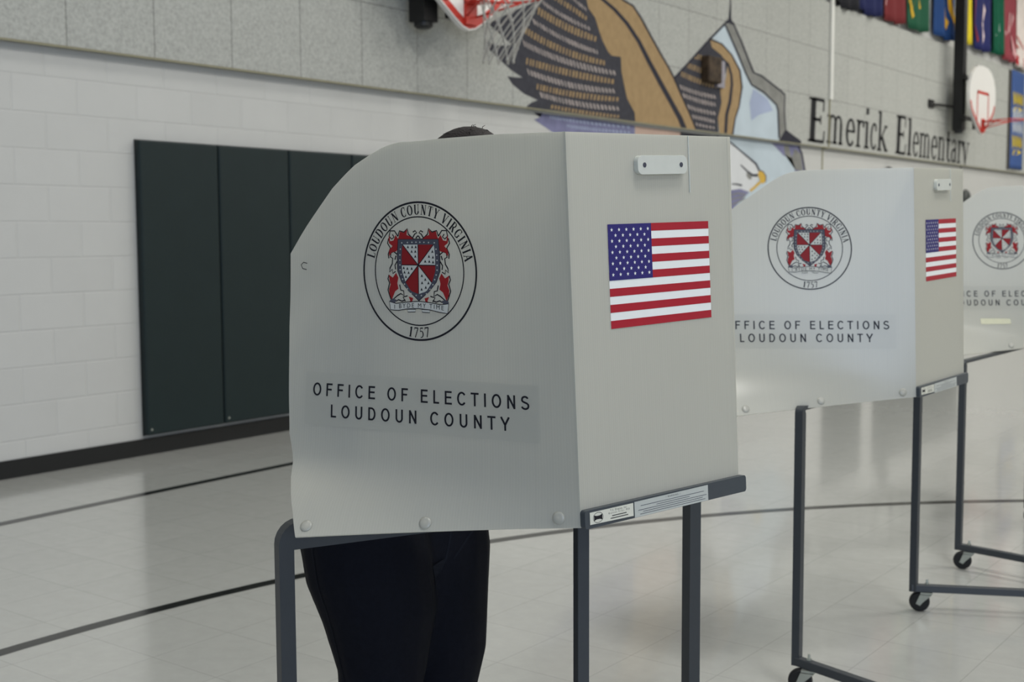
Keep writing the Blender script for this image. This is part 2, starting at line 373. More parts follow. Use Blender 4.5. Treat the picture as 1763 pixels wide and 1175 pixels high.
TK, TN = 0.20, 0.075          # thick and thin strokes of the roman letters (capital height 1)
def ring(cx, cy, rx, ry, a0, a1, thick=TK, thin=TN, n=20):
    p = arc(cx, cy, rx, ry, a0, a1, n)
    return band(p, [thin + (thick - thin) * abs(cos(radians(a0 + (a1 - a0) * i / n))) ** 1.3 for i in range(n + 1)])
def st(x0, y0, x1, y1, w): return band([(x0, y0), (x1, y1)], w)
def serif(x, y, w=0.3): return band([(x - w / 2, y), (x + w / 2, y)], 0.055)
def glyph(c):
    S = lambda *a: list(a)
    b, t = 0.027, 0.973
    G = {
     'L': (0.68, [st(.2, 0, .2, 1, TK), serif(.2, t), serif(.2, b), st(.2, b, .62, b, TN), st(.62, 0, .64, .28, .06)]),
     'O': (0.86, [ring(.43, .5, .31, .47, 0, 360, n=28)]),
     'U': (0.84, [st(.2, 1, .2, .32, TK), ring(.43, .32, .23, .29, 180, 360, TK, .07), st(.66, .32, .66, 1, TN), serif(.2, t), serif(.66, t, .24)]),
     'D': (0.86, [st(.2, 0, .2, 1, TK), serif(.16, t, .26), serif(.16, b, .26), st(.16, t, .42, t, TN), st(.16, b, .42, b, TN), ring(.42, .5, .3, .47, -90, 90)]),
     'N': (0.88, [st(.18, 0, .18, 1, TN), st(.7, 0, .7, 1, TN), st(.2, .97, .68, .03, TK), serif(.14, t, .22), serif(.18, b, .24), serif(.7, t, .24)]),
     'C': (0.78, [ring(.43, .5, .31, .47, 50, 310, n=24), st(.66, .62, .66, .98, .06), st(.64, .04, .68, .34, .05)]),
     'T': (0.76, [st(.38, 0, .38, 1, TK), st(.06, t, .7, t, TN), serif(.38, b), st(.07, .7, .07, 1, .05), st(.69, .7, .69, 1, .05)]),
     'Y': (0.8, [st(.14, 1, .4, .44, TK), st(.66, 1, .4, .44, TN), st(.4, 0, .4, .46, TK), serif(.14, t, .26), serif(.66, t, .22), serif(.4, b)]),
     'V': (0.82, [st(.14, 1, .42, 0, TK), st(.68, 1, .42, 0, TN), serif(.14, t, .26), serif(.68, t, .22)]),
     'I': (0.44, [st(.22, 0, .22, 1, TK), serif(.22, t), serif(.22, b)]),
     'R': (0.84, [st(.2, 0, .2, 1, TK), serif(.16, t, .26), serif(.2, b), st(.18, t, .4, t, TN), st(.18, .5, .4, .5, TN), ring(.4, .735, .22, .235, -90, 90, .15, TN), st(.42, .48, .7, .02, TK), serif(.72, b, .16)]),
     'G': (0.86, [ring(.43, .5, .31, .47, 50, 330, n=24), st(.66, .62, .66, .98, .06), st(.66, .06, .66, .42, .14), serif(.66, .42, .26)]),
     'A': (0.84, [st(.14, 0, .42, 1, TN), st(.4, 1, .7, 0, TK), st(.24, .34, .6, .34, TN), serif(.12, b, .24), serif(.7, b, .26)]),
     'E': (0.74, [st(.2, 0, .2, 1, TK), serif(.16, t, .26), serif(.16, b, .26), st(.2, t, .6, t, TN), st(.2, b, .64, b, TN), st(.2, .52, .5, .52, TN), st(.6, .72, .6, 1, .05), st(.64, 0, .66, .28, .05), st(.5, .42, .5, .62, .05)]),
     '1': (0.56, [st(.3, 0, .3, 1, TK), serif(.3, b, .32), st(.12, .84, .3, .98, .07)]),
     '7': (0.62, [st(.08, t - .03, .56, t - .03, .12), st(.56, .95, .26, 0, .12), st(.09, .74, .09, 1, .05)]),
     '5': (0.62, [st(.16, t - .03, .54, t - .03, .11), st(.16, .56, .18, .95, .06), ring(.28, .34, .25, .31, 120, -110, .15, .08)]),
     'm': (0.98, [st(.16, 0, .16, .66, .13), st(.48, 0, .48, .5, .13), st(.8, 0, .8, .5, .13), ring(.32, .48, .16, .17, 180, 0, .1, .06), ring(.64, .48, .16, .17, 180, 0, .1, .06), serif(.16, b, .26), serif(.48, b, .24), serif(.8, b, .24), serif(.1, .64, .16)]),
     'n': (0.66, [st(.16, 0, .16, .66, .13), st(.5, 0, .5, .48, .13), ring(.33, .47, .17, .18, 180, 0, .1, .06), serif(.16, b, .26), serif(.5, b, .26), serif(.1, .64, .16)]),
     'e': (0.58, [ring(.3, .33, .2, .31, 0, 320, .13, .06), st(.12, .36, .5, .36, .055)]),
     'r': (0.5, [st(.16, 0, .16, .66, .13), ring(.34, .46, .18, .18, 170, 50, .1, .06), st(.44, .5, .44, .64, .1), serif(.16, b, .28), serif(.1, .64, .16)]),
     'i': (0.34, [st(.17, 0, .17, .66, .13), serif(.17, b, .28), serif(.1, .64, .16), st(.17, .84, .17, 1.0, .15)]),
     'c': (0.54, [ring(.3, .33, .2, .31, 50, 320, .13, .06), st(.43, .46, .43, .6, .1)]),
     'k': (0.68, [st(.16, 0, .16, 1, .13), serif(.16, b, .28), serif(.1, .97, .16), st(.2, .26, .5, .62, .06), st(.28, .38, .56, .02, .13), serif(.52, .63, .2), serif(.58, b, .2)]),
     'l': (0.34, [st(.17, 0, .17, 1, .13), serif(.17, b, .28), serif(.1, .97, .16)]),
     't': (0.4, [st(.18, .08, .18, .86, .12), st(.04, .62, .36, .62, .055), ring(.29, .14, .11, .12, 180, 320, .1, .06)]),
     'a': (0.58, [st(.42, .04, .42, .46, .13), ring(.28, .47, .15, .17, 10, 160, .1, .06), ring(.27, .19, .16, .17, 60, 330, .12, .06), st(.42, .05, .52, .02, .06)]),
     'y': (0.64, [st(.12, .64, .33, .02, .13), st(.54, .64, .24, -.22, .06), ring(.17, -.2, .08, .08, 0, -180, .07, .06), serif(.12, .63, .22), serif(.54, .63, .18)]),
    }
    return G[c]
def roman(c, ox, oy, sx, sy, slant=0.0):
    adv, parts = glyph(c); vs = []; fs = []
    for pv, pf in parts:
        o = len(vs); vs += [(ox + (a + slant * b) * sx, oy + b * sy) for a, b in pv]; fs += [tuple(o + i for i in f) for f in pf]
    return vs, fs
# ------------------------------------------------------------------ the setting
YA, YB, XR, HC = -9.0, 34.0, 16.0, 7.2
def slab(name, x0, x1, y0, y1, z0, z1, m):
    b = MB(); b.box(((x0 + x1) / 2, (y0 + y1) / 2, (z0 + z1) / 2), (x1 - x0, y1 - y0, z1 - z0)); return struct(b.make(name, m))
floor = slab('floor', -0.3, XR + 0.3, YA - 0.3, YB + 0.3, -0.2, 0.0, M_FLOOR)
slab('wall_left', -0.3, 0.0, YA, YB, 0.0, HC, M_BLOCK)
slab('wall_right', XR, XR + 0.3, YA, YB, 0.0, HC, M_PAINT)
slab('wall_far', 0.0, XR, YB, YB + 0.3, 0.0, HC, M_PAINT)
slab('wall_near', 0.0, XR, YA - 0.3, YA, 0.0, HC, M_PAINT)
slab('ceiling', -0.3, XR + 0.3, YA - 0.3, YB + 0.3, HC, HC + 0.2, M_CEIL)
slab('baseboard_left', 0.0, 0.014, YA, YB, 0.0, 0.102, M_BASE)
PANEL_X = 0.055
slab('trim_1', 0.0, PANEL_X, YA, YB, 2.407, 4.19, M_PANEL)
b = MB(); b.box((PANEL_X + 0.003, 12.5, 2.404), (0.012, 43, 0.012)); struct(b.make('trim_2', mat('panel_edge_strip', srgb(134, 130, 108), 0.6, 0.3, noise=0.05, nscale=10)))

# painted court lines: 1 mm thick paint on the tiles
def floor_line(name, label, pts, w):
    vs, fs = band(pts, w); mb = MB(); n = len(vs)
    mb.add([(x, y, 0.001) for x, y in vs], fs)
    o = mb.make(name, M_LINE); return tag(o, label, 'floor line')
floor_line('court_line', 'straight black court line on the floor close to the white block wall', [(1.0, -6.0), (1.0, 2.5), (0.965, 4.2), (0.94, 6.0), (0.94, 30.0)], 0.066)
ca, cr = (8.024, 2.207), 5.362
floor_line('court_line', 'long curved black court line sweeping under the voting booths', [(ca[0] + cr * cos(a), ca[1] + cr * sin(a)) for a in [radians(235 - 150 * i / 60) for i in range(61)]], 0.058)

# ------------------------------------------------------------------ wall pads
def wall_pad(y, label, group=None, w=0.592):
    mb = MB(); mb.box((0.032, y + w / 2, 0.125 + 0.895), (0.05, w, 1.79))
    t = thing('wall_pad', label, 'wall pad', (0.0, y + w / 2, 0.125), group)
    bevel(mb.make('pad_cover', M_MAT, t), 0.012, 3)
    m2 = MB(); m2.box((0.004, y + w / 2, 0.125 + 0.895), (0.008, w - 0.004, 1.8)); m2.make('backing_board', M_BASE, t)
    m3 = MB()
    m3.lathe((0.057, y + 0.03, 0.16), (1, 0, 0), [(0.008, 0), (0.006, 0.003)], 10); m3.make('screw', M_ZINC, t)
    return t
for i, s in enumerate(('leftmost dark green wall pad beside the bare white blocks', 'second dark green wall pad from the left end of the row',
                       'third dark green wall pad from the left, beside the booth edge', 'fourth dark green wall pad, just a sliver above the near booth')):
    wall_pad(4.64 + 0.603 * i, s, 'green wall pads')
for y0, n in ((15.0, 2), (16.75, 6)):
    for i in range(n):
        wall_pad(y0 + 0.603 * i, 'dark green wall pad hidden behind the middle booth, only mirrored in the floor', 'hidden green wall pads')

# ------------------------------------------------------------------ eagle mural on the wall: (layer, colour, on panels, outline in metres along and up the wall)
MURAL = {
'near_wing': [
 (0,'N',1,[(9.04,3.491),(8.75,3.329),(8.38,3.188),(8.03,3.036),(8.19,2.971),(8.35,2.904),(8.15,2.876),(7.97,2.898),(8.04,2.831),(8.19,2.761),(8.33,2.699),(8.49,2.652),(8.41,2.644),(8.28,2.641),(8.35,2.584),(8.51,2.520),(8.71,2.483),(8.63,2.459),(8.56,2.426),(8.54,2.393),(10.30,2.406),(10.29,2.495),(10.24,2.536),(10.15,2.618),(10.09,2.756),(10.05,2.861),(10.04,2.992),(9.88,2.985),(9.82,3.011),(9.72,3.107),(9.66,3.195),(9.60,3.293),(9.49,3.362),(9.46,3.431),(9.46,3.556)]),
 (1,'P',1,[(9.19,3.443),(9.21,3.435),(9.23,3.398),(9.21,3.405)]),
 (1,'P',1,[(9.23,3.428),(9.25,3.421),(9.28,3.384),(9.26,3.391)]),
 (1,'P',1,[(9.27,3.414),(9.29,3.407),(9.32,3.370),(9.30,3.377)]),
 (1,'P',1,[(9.32,3.400),(9.34,3.393),(9.37,3.355),(9.34,3.362)]),
 (1,'P',1,[(9.36,3.386),(9.39,3.379),(9.41,3.341),(9.39,3.348)]),
 (1,'P',1,[(9.41,3.369),(9.44,3.362),(9.46,3.330),(9.44,3.337)]),
 (1,'T',1,[(8.97,3.402),(8.99,3.397),(8.98,3.352),(8.96,3.356)]),
 (1,'T',1,[(9.02,3.393),(9.04,3.388),(9.03,3.342),(9.01,3.347)]),
 (1,'T',1,[(9.06,3.383),(9.08,3.378),(9.07,3.332),(9.05,3.337)]),
 (1,'T',1,[(9.11,3.373),(9.13,3.368),(9.12,3.322),(9.10,3.327)]),
 (1,'T',1,[(9.15,3.363),(9.18,3.358),(9.17,3.312),(9.14,3.317)]),
 (1,'T',1,[(9.20,3.353),(9.22,3.347),(9.21,3.301),(9.19,3.306)]),
 (1,'T',1,[(9.25,3.342),(9.27,3.337),(9.26,3.290),(9.24,3.296)]),
 (1,'T',1,[(9.29,3.331),(9.32,3.326),(9.31,3.279),(9.29,3.285)]),
 (1,'T',1,[(9.34,3.319),(9.37,3.314),(9.36,3.268),(9.33,3.274)]),
 (1,'T',1,[(9.39,3.306),(9.41,3.300),(9.41,3.259),(9.38,3.265)]),
 (1,'T',1,[(9.44,3.292),(9.46,3.286),(9.46,3.250),(9.43,3.256)]),
 (1,'P',1,[(8.75,3.340),(8.77,3.334),(8.79,3.294),(8.78,3.300)]),
 (1,'P',1,[(8.79,3.328),(8.81,3.323),(8.83,3.283),(8.81,3.288)]),
 (1,'P',1,[(8.83,3.317),(8.85,3.312),(8.88,3.271),(8.85,3.277)]),
 (1,'P',1,[(8.87,3.306),(8.89,3.301),(8.92,3.261),(8.90,3.266)]),
 (1,'P',1,[(8.91,3.296),(8.93,3.291),(8.96,3.250),(8.94,3.255)]),
 (1,'P',1,[(8.96,3.286),(8.98,3.281),(9.01,3.240),(8.98,3.245)]),
 (1,'P',1,[(9.00,3.276),(9.02,3.271),(9.05,3.231),(9.03,3.235)]),
 (1,'P',1,[(9.05,3.267),(9.07,3.262),(9.10,3.221),(9.07,3.226)]),
 (1,'P',1,[(9.09,3.258),(9.12,3.254),(9.15,3.213),(9.12,3.217)]),
 (1,'P',1,[(9.14,3.250),(9.17,3.245),(9.20,3.204),(9.17,3.208)]),
 (1,'P',1,[(9.19,3.241),(9.22,3.238),(9.25,3.196),(9.22,3.200)]),
 (1,'P',1,[(9.25,3.234),(9.27,3.230),(9.30,3.188),(9.27,3.192)]),
 (1,'P',1,[(9.30,3.225),(9.33,3.222),(9.35,3.182),(9.33,3.186)]),
 (1,'P',1,[(9.36,3.217),(9.38,3.214),(9.41,3.177),(9.38,3.180)]),
 (1,'P',1,[(9.41,3.209),(9.44,3.206),(9.46,3.172),(9.44,3.175)]),
 (1,'P',1,[(9.47,3.201),(9.50,3.198),(9.52,3.168),(9.49,3.171)]),
 (1,'T',1,[(8.72,3.265),(8.75,3.260),(8.73,3.199),(8.71,3.204)]),
 (1,'T',1,[(8.77,3.255),(8.79,3.250),(8.78,3.188),(8.75,3.193)]),
 (1,'T',1,[(8.81,3.245),(8.83,3.240),(8.82,3.178),(8.80,3.183)]),
 (1,'T',1,[(8.85,3.235),(8.88,3.230),(8.86,3.169),(8.84,3.173)]),
 (1,'T',1,[(8.90,3.226),(8.92,3.221),(8.91,3.159),(8.88,3.164)]),
 (1,'T',1,[(8.94,3.217),(8.96,3.213),(8.95,3.151),(8.93,3.155)]),
 (1,'T',1,[(8.99,3.209),(9.01,3.204),(9.00,3.142),(8.97,3.146)]),
 (1,'T',1,[(9.03,3.200),(9.06,3.197),(9.04,3.134),(9.02,3.138)]),
 (1,'T',1,[(9.08,3.193),(9.10,3.189),(9.09,3.126),(9.07,3.130)]),
 (1,'T',1,[(9.13,3.185),(9.15,3.182),(9.14,3.119),(9.11,3.123)]),
 (1,'T',1,[(9.18,3.179),(9.20,3.175),(9.19,3.112),(9.16,3.115)]),
 (1,'T',1,[(9.22,3.172),(9.25,3.169),(9.24,3.105),(9.21,3.109)]),
 (1,'T',1,[(9.28,3.166),(9.30,3.163),(9.29,3.099),(9.26,3.102)]),
 (1,'T',1,[(9.32,3.160),(9.35,3.158),(9.34,3.094),(9.31,3.096)]),
 (1,'T',1,[(9.38,3.154),(9.40,3.151),(9.39,3.090),(9.36,3.092)]),
 (1,'T',1,[(9.43,3.147),(9.46,3.145),(9.44,3.087),(9.42,3.089)]),
 (1,'T',1,[(9.48,3.140),(9.51,3.138),(9.50,3.084),(9.47,3.087)]),
 (1,'T',1,[(9.53,3.134),(9.56,3.133),(9.55,3.082),(9.52,3.084)]),
 (1,'T',1,[(9.59,3.129),(9.62,3.127),(9.61,3.081),(9.58,3.082)]),
 (1,'P',1,[(8.63,3.158),(8.66,3.152),(8.69,3.109),(8.66,3.115)]),
 (1,'P',1,[(8.68,3.147),(8.70,3.141),(8.73,3.098),(8.71,3.103)]),
 (1,'P',1,[(8.73,3.136),(8.75,3.131),(8.78,3.087),(8.76,3.092)]),
 (1,'P',1,[(8.77,3.126),(8.80,3.120),(8.83,3.076),(8.80,3.081)]),
 (1,'P',1,[(8.82,3.116),(8.84,3.111),(8.87,3.066),(8.85,3.071)]),
 (1,'P',1,[(8.87,3.106),(8.89,3.101),(8.92,3.057),(8.90,3.061)]),
 (1,'P',1,[(8.91,3.097),(8.94,3.092),(8.97,3.047),(8.94,3.052)]),
 (1,'P',1,[(8.96,3.088),(8.98,3.084),(9.02,3.039),(8.99,3.043)]),
 (1,'P',1,[(9.01,3.080),(9.03,3.075),(9.06,3.030),(9.04,3.034)]),
 (1,'P',1,[(9.06,3.072),(9.08,3.068),(9.11,3.022),(9.09,3.026)]),
 (1,'P',1,[(9.11,3.064),(9.13,3.061),(9.16,3.015),(9.14,3.019)]),
 (1,'P',1,[(9.15,3.057),(9.18,3.054),(9.21,3.008),(9.18,3.012)]),
 (1,'P',1,[(9.20,3.051),(9.23,3.047),(9.26,3.002),(9.23,3.005)]),
 (1,'P',1,[(9.25,3.044),(9.28,3.042),(9.31,2.995),(9.28,2.998)]),
 (1,'P',1,[(9.30,3.039),(9.32,3.036),(9.36,2.990),(9.33,2.993)]),
 (1,'P',1,[(9.35,3.033),(9.38,3.031),(9.41,2.985),(9.38,2.988)]),
 (1,'P',1,[(9.40,3.027),(9.43,3.025),(9.46,2.982),(9.43,2.984)]),
 (1,'P',1,[(9.45,3.022),(9.48,3.020),(9.51,2.979),(9.48,2.981)]),
 (1,'P',1,[(9.50,3.017),(9.53,3.015),(9.55,2.977),(9.53,2.978)]),
 (1,'P',1,[(9.55,3.012),(9.58,3.011),(9.61,2.975),(9.58,2.976)]),
 (1,'P',1,[(9.61,3.008),(9.63,3.007),(9.65,2.973),(9.63,2.975)]),
 (1,'T',1,[(8.54,3.075),(8.56,3.070),(8.55,3.014),(8.53,3.020)]),
 (1,'T',1,[(8.58,3.064),(8.60,3.059),(8.59,3.004),(8.57,3.009)]),
 (1,'T',1,[(8.62,3.054),(8.64,3.049),(8.63,2.993),(8.61,2.998)]),
 (1,'T',1,[(8.67,3.044),(8.69,3.039),(8.68,2.983),(8.65,2.988)]),
 (1,'T',1,[(8.71,3.034),(8.73,3.030),(8.72,2.974),(8.70,2.978)]),
 (1,'T',1,[(8.76,3.025),(8.78,3.021),(8.77,2.965),(8.74,2.969)]),
 (1,'T',1,[(8.80,3.017),(8.82,3.012),(8.81,2.956),(8.79,2.960)]),
 (1,'T',1,[(8.85,3.008),(8.87,3.004),(8.86,2.948),(8.84,2.952)]),
 (1,'T',1,[(8.89,3.000),(8.92,2.997),(8.91,2.940),(8.88,2.944)]),
 (1,'T',1,[(8.94,2.993),(8.97,2.989),(8.95,2.932),(8.93,2.936)]),
 (1,'T',1,[(8.99,2.986),(9.02,2.983),(9.00,2.925),(8.98,2.929)]),
 (1,'T',1,[(9.04,2.979),(9.06,2.976),(9.05,2.919),(9.03,2.922)]),
 (1,'T',1,[(9.09,2.973),(9.11,2.970),(9.10,2.913),(9.08,2.916)]),
 (1,'T',1,[(9.14,2.967),(9.16,2.965),(9.15,2.907),(9.13,2.910)]),
 (1,'T',1,[(9.19,2.962),(9.21,2.960),(9.20,2.902),(9.18,2.904)]),
 (1,'T',1,[(9.24,2.957),(9.27,2.955),(9.26,2.897),(9.23,2.899)]),
 (1,'T',1,[(9.29,2.953),(9.32,2.951),(9.31,2.893),(9.28,2.895)]),
 (1,'T',1,[(9.35,2.949),(9.37,2.947),(9.36,2.889),(9.33,2.891)]),
 (1,'T',1,[(9.40,2.945),(9.43,2.944),(9.41,2.886),(9.39,2.888)]),
 (1,'T',1,[(9.45,2.941),(9.48,2.940),(9.47,2.885),(9.44,2.886)]),
 (1,'T',1,[(9.51,2.937),(9.54,2.936),(9.53,2.884),(9.50,2.885)]),
 (1,'T',1,[(9.56,2.934),(9.59,2.933),(9.58,2.883),(9.55,2.884)]),
 (1,'T',1,[(9.62,2.931),(9.65,2.930),(9.64,2.883),(9.61,2.884)]),
 (1,'T',1,[(9.68,2.929),(9.71,2.928),(9.70,2.884),(9.67,2.884)]),
 (1,'T',1,[(9.73,2.927),(9.76,2.927),(9.76,2.885),(9.73,2.885)]),
 (1,'P',1,[(8.49,2.962),(8.51,2.958),(8.54,2.908),(8.52,2.912)]),
 (1,'P',1,[(8.53,2.954),(8.55,2.950),(8.58,2.900),(8.56,2.904)]),
 (1,'P',1,[(8.57,2.946),(8.59,2.943),(8.62,2.892),(8.60,2.896)]),
 (1,'P',1,[(8.61,2.939),(8.63,2.936),(8.66,2.885),(8.64,2.889)]),
 (1,'P',1,[(8.65,2.932),(8.68,2.929),(8.71,2.878),(8.69,2.882)]),
 (1,'P',1,[(8.70,2.926),(8.72,2.922),(8.75,2.871),(8.73,2.875)]),
 (1,'P',1,[(8.74,2.919),(8.76,2.916),(8.80,2.865),(8.78,2.868)]),
 (1,'P',1,[(8.79,2.913),(8.81,2.910),(8.84,2.859),(8.82,2.862)]),
 (1,'P',1,[(8.83,2.907),(8.86,2.905),(8.89,2.853),(8.87,2.856)]),
 (1,'P',1,[(8.88,2.902),(8.90,2.899),(8.94,2.848),(8.91,2.850)]),
 (1,'P',1,[(8.93,2.897),(8.95,2.894),(8.98,2.842),(8.96,2.845)]),
 (1,'P',1,[(8.97,2.892),(9.00,2.890),(9.04,2.838),(9.01,2.840)]),
 (1,'P',1,[(9.03,2.888),(9.05,2.885),(9.09,2.833),(9.06,2.835)]),
 (1,'P',1,[(9.07,2.883),(9.10,2.881),(9.14,2.829),(9.11,2.831)]),
 (1,'P',1,[(9.13,2.879),(9.15,2.878),(9.19,2.825),(9.16,2.827)]),
 (1,'P',1,[(9.18,2.876),(9.21,2.874),(9.24,2.821),(9.21,2.823)]),
 (1,'P',1,[(9.23,2.873),(9.26,2.871),(9.29,2.818),(9.27,2.819)]),
 (1,'P',1,[(9.29,2.870),(9.31,2.868),(9.35,2.815),(9.32,2.816)]),
 (1,'P',1,[(9.34,2.867),(9.37,2.866),(9.41,2.812),(9.38,2.813)]),
 (1,'P',1,[(9.40,2.865),(9.43,2.864),(9.46,2.810),(9.43,2.811)]),
 (1,'P',1,[(9.46,2.863),(9.48,2.862),(9.52,2.808),(9.49,2.809)]),
 (1,'P',1,[(9.51,2.860),(9.54,2.859),(9.58,2.808),(9.55,2.809)]),
 (1,'P',1,[(9.57,2.857),(9.61,2.857),(9.64,2.808),(9.61,2.808)]),
 (1,'P',1,[(9.64,2.855),(9.67,2.855),(9.70,2.808),(9.67,2.808)]),
 (1,'P',1,[(9.70,2.854),(9.73,2.854),(9.76,2.809),(9.73,2.809)]),
 (1,'P',1,[(9.76,2.852),(9.79,2.852),(9.82,2.810),(9.79,2.810)]),
 (1,'P',1,[(9.83,2.851),(9.86,2.852),(9.89,2.811),(9.86,2.811)]),
 (1,'P',1,[(9.89,2.851),(9.93,2.851),(9.95,2.813),(9.92,2.812)]),
 (1,'T',1,[(8.55,2.822),(8.57,2.820),(8.56,2.765),(8.54,2.767)]),
 (1,'T',1,[(8.60,2.818),(8.62,2.817),(8.61,2.761),(8.59,2.763)]),
 (1,'T',1,[(8.64,2.815),(8.66,2.814),(8.65,2.758),(8.63,2.759)]),
 (1,'T',1,[(8.69,2.812),(8.71,2.810),(8.70,2.754),(8.68,2.756)]),
 (1,'T',1,[(8.73,2.809),(8.76,2.807),(8.75,2.751),(8.72,2.753)]),
 (1,'T',1,[(8.78,2.806),(8.81,2.805),(8.79,2.748),(8.77,2.750)]),
 (1,'T',1,[(8.83,2.803),(8.86,2.802),(8.84,2.745),(8.82,2.747)]),
 (1,'T',1,[(8.88,2.801),(8.90,2.799),(8.89,2.743),(8.87,2.744)]),
 (1,'T',1,[(8.93,2.798),(8.95,2.797),(8.94,2.740),(8.92,2.741)]),
 (1,'T',1,[(8.98,2.796),(9.00,2.795),(8.99,2.737),(8.97,2.739)]),
 (1,'T',1,[(9.03,2.794),(9.06,2.793),(9.04,2.735),(9.02,2.736)]),
 (1,'T',1,[(9.08,2.792),(9.11,2.791),(9.10,2.733),(9.07,2.734)]),
 (1,'T',1,[(9.13,2.790),(9.16,2.789),(9.15,2.731),(9.12,2.732)]),
 (1,'T',1,[(9.19,2.788),(9.21,2.787),(9.20,2.729),(9.18,2.730)]),
 (1,'T',1,[(9.24,2.787),(9.27,2.786),(9.26,2.728),(9.23,2.728)]),
 (1,'T',1,[(9.29,2.785),(9.32,2.785),(9.31,2.726),(9.28,2.727)]),
 (1,'T',1,[(9.35,2.784),(9.38,2.783),(9.37,2.725),(9.34,2.725)]),
 (1,'T',1,[(9.41,2.783),(9.44,2.782),(9.42,2.723),(9.39,2.724)]),
 (1,'T',1,[(9.46,2.782),(9.49,2.782),(9.48,2.722),(9.45,2.723)]),
 (1,'T',1,[(9.52,2.780),(9.55,2.780),(9.54,2.723),(9.51,2.723)]),
 (1,'T',1,[(9.58,2.778),(9.61,2.778),(9.60,2.723),(9.57,2.724)]),
 (1,'T',1,[(9.64,2.777),(9.67,2.777),(9.66,2.724),(9.63,2.724)]),
 (1,'T',1,[(9.70,2.775),(9.73,2.775),(9.72,2.725),(9.69,2.725)]),
 (1,'T',1,[(9.76,2.774),(9.79,2.774),(9.78,2.726),(9.75,2.726)]),
 (1,'T',1,[(9.82,2.773),(9.85,2.773),(9.84,2.728),(9.81,2.728)]),
 (1,'T',1,[(9.88,2.772),(9.92,2.772),(9.91,2.729),(9.87,2.729)]),
 (1,'P',1,[(8.55,2.731),(8.57,2.727),(8.60,2.681),(8.58,2.684)]),
 (1,'P',1,[(8.60,2.724),(8.62,2.721),(8.65,2.675),(8.62,2.678)]),
 (1,'P',1,[(8.64,2.719),(8.67,2.716),(8.70,2.669),(8.67,2.672)]),
 (1,'P',1,[(8.69,2.713),(8.72,2.710),(8.75,2.663),(8.72,2.666)]),
 (1,'P',1,[(8.74,2.708),(8.77,2.705),(8.80,2.658),(8.77,2.661)]),
 (1,'P',1,[(8.79,2.703),(8.81,2.701),(8.85,2.653),(8.82,2.656)]),
 (1,'P',1,[(8.84,2.699),(8.87,2.697),(8.90,2.649),(8.87,2.651)]),
 (1,'P',1,[(8.89,2.695),(8.92,2.693),(8.95,2.645),(8.92,2.647)]),
 (1,'P',1,[(8.94,2.691),(8.97,2.689),(9.00,2.641),(8.97,2.643)]),
 (1,'P',1,[(8.99,2.688),(9.02,2.686),(9.05,2.638),(9.02,2.640)]),
 (1,'P',1,[(9.04,2.685),(9.07,2.683),(9.10,2.635),(9.08,2.637)]),
 (1,'P',1,[(9.10,2.682),(9.12,2.681),(9.15,2.633),(9.13,2.634)]),
 (1,'P',1,[(9.15,2.680),(9.18,2.679),(9.21,2.630),(9.18,2.631)]),
 (1,'P',1,[(9.20,2.678),(9.23,2.678),(9.26,2.629),(9.23,2.630)]),
 (1,'P',1,[(9.26,2.677),(9.28,2.677),(9.31,2.627),(9.29,2.628)]),
 (1,'P',1,[(9.31,2.676),(9.34,2.676),(9.37,2.627),(9.34,2.627)]),
 (1,'P',1,[(9.36,2.676),(9.39,2.676),(9.42,2.626),(9.40,2.626)]),
 (1,'P',1,[(9.42,2.676),(9.45,2.676),(9.48,2.626),(9.45,2.626)]),
 (1,'P',1,[(9.47,2.676),(9.50,2.676),(9.54,2.626),(9.51,2.626)]),
 (1,'P',1,[(9.53,2.676),(9.56,2.676),(9.59,2.628),(9.56,2.628)]),
 (1,'P',1,[(9.59,2.676),(9.62,2.677),(9.65,2.630),(9.62,2.630)]),
 (1,'P',1,[(9.64,2.676),(9.67,2.677),(9.70,2.633),(9.68,2.632)]),
 (1,'P',1,[(9.70,2.677),(9.73,2.679),(9.76,2.637),(9.73,2.635)]),
 (1,'P',1,[(9.76,2.679),(9.79,2.680),(9.82,2.640),(9.79,2.639)]),
 (1,'P',1,[(9.82,2.681),(9.85,2.682),(9.88,2.645),(9.85,2.643)]),
 (1,'P',1,[(9.88,2.683),(9.91,2.685),(9.94,2.649),(9.91,2.647)]),
 (1,'T',1,[(8.70,2.621),(8.72,2.619),(8.71,2.571),(8.69,2.572)]),
 (1,'T',1,[(8.75,2.618),(8.77,2.617),(8.76,2.568),(8.74,2.569)]),
 (1,'T',1,[(8.79,2.615),(8.82,2.614),(8.81,2.565),(8.78,2.566)]),
 (1,'T',1,[(8.84,2.613),(8.86,2.612),(8.85,2.563),(8.83,2.564)]),
 (1,'T',1,[(8.89,2.611),(8.91,2.610),(8.90,2.560),(8.88,2.561)]),
 (1,'T',1,[(8.94,2.609),(8.96,2.608),(8.95,2.559),(8.93,2.559)]),
 (1,'T',1,[(8.98,2.607),(9.01,2.607),(9.00,2.557),(8.97,2.558)]),
 (1,'T',1,[(9.04,2.606),(9.06,2.606),(9.05,2.555),(9.02,2.556)]),
 (1,'T',1,[(9.09,2.605),(9.11,2.605),(9.10,2.554),(9.07,2.555)]),
 (1,'T',1,[(9.14,2.604),(9.16,2.604),(9.15,2.553),(9.13,2.554)]),
 (1,'T',1,[(9.19,2.603),(9.22,2.603),(9.21,2.553),(9.18,2.553)]),
 (1,'T',1,[(9.24,2.603),(9.27,2.603),(9.26,2.552),(9.23,2.552)]),
 (1,'T',1,[(9.30,2.603),(9.33,2.603),(9.31,2.552),(9.29,2.552)]),
 (1,'T',1,[(9.35,2.603),(9.38,2.603),(9.37,2.552),(9.34,2.552)]),
 (1,'T',1,[(9.41,2.604),(9.44,2.604),(9.43,2.552),(9.40,2.552)]),
 (1,'T',1,[(9.47,2.604),(9.50,2.605),(9.48,2.553),(9.46,2.553)]),
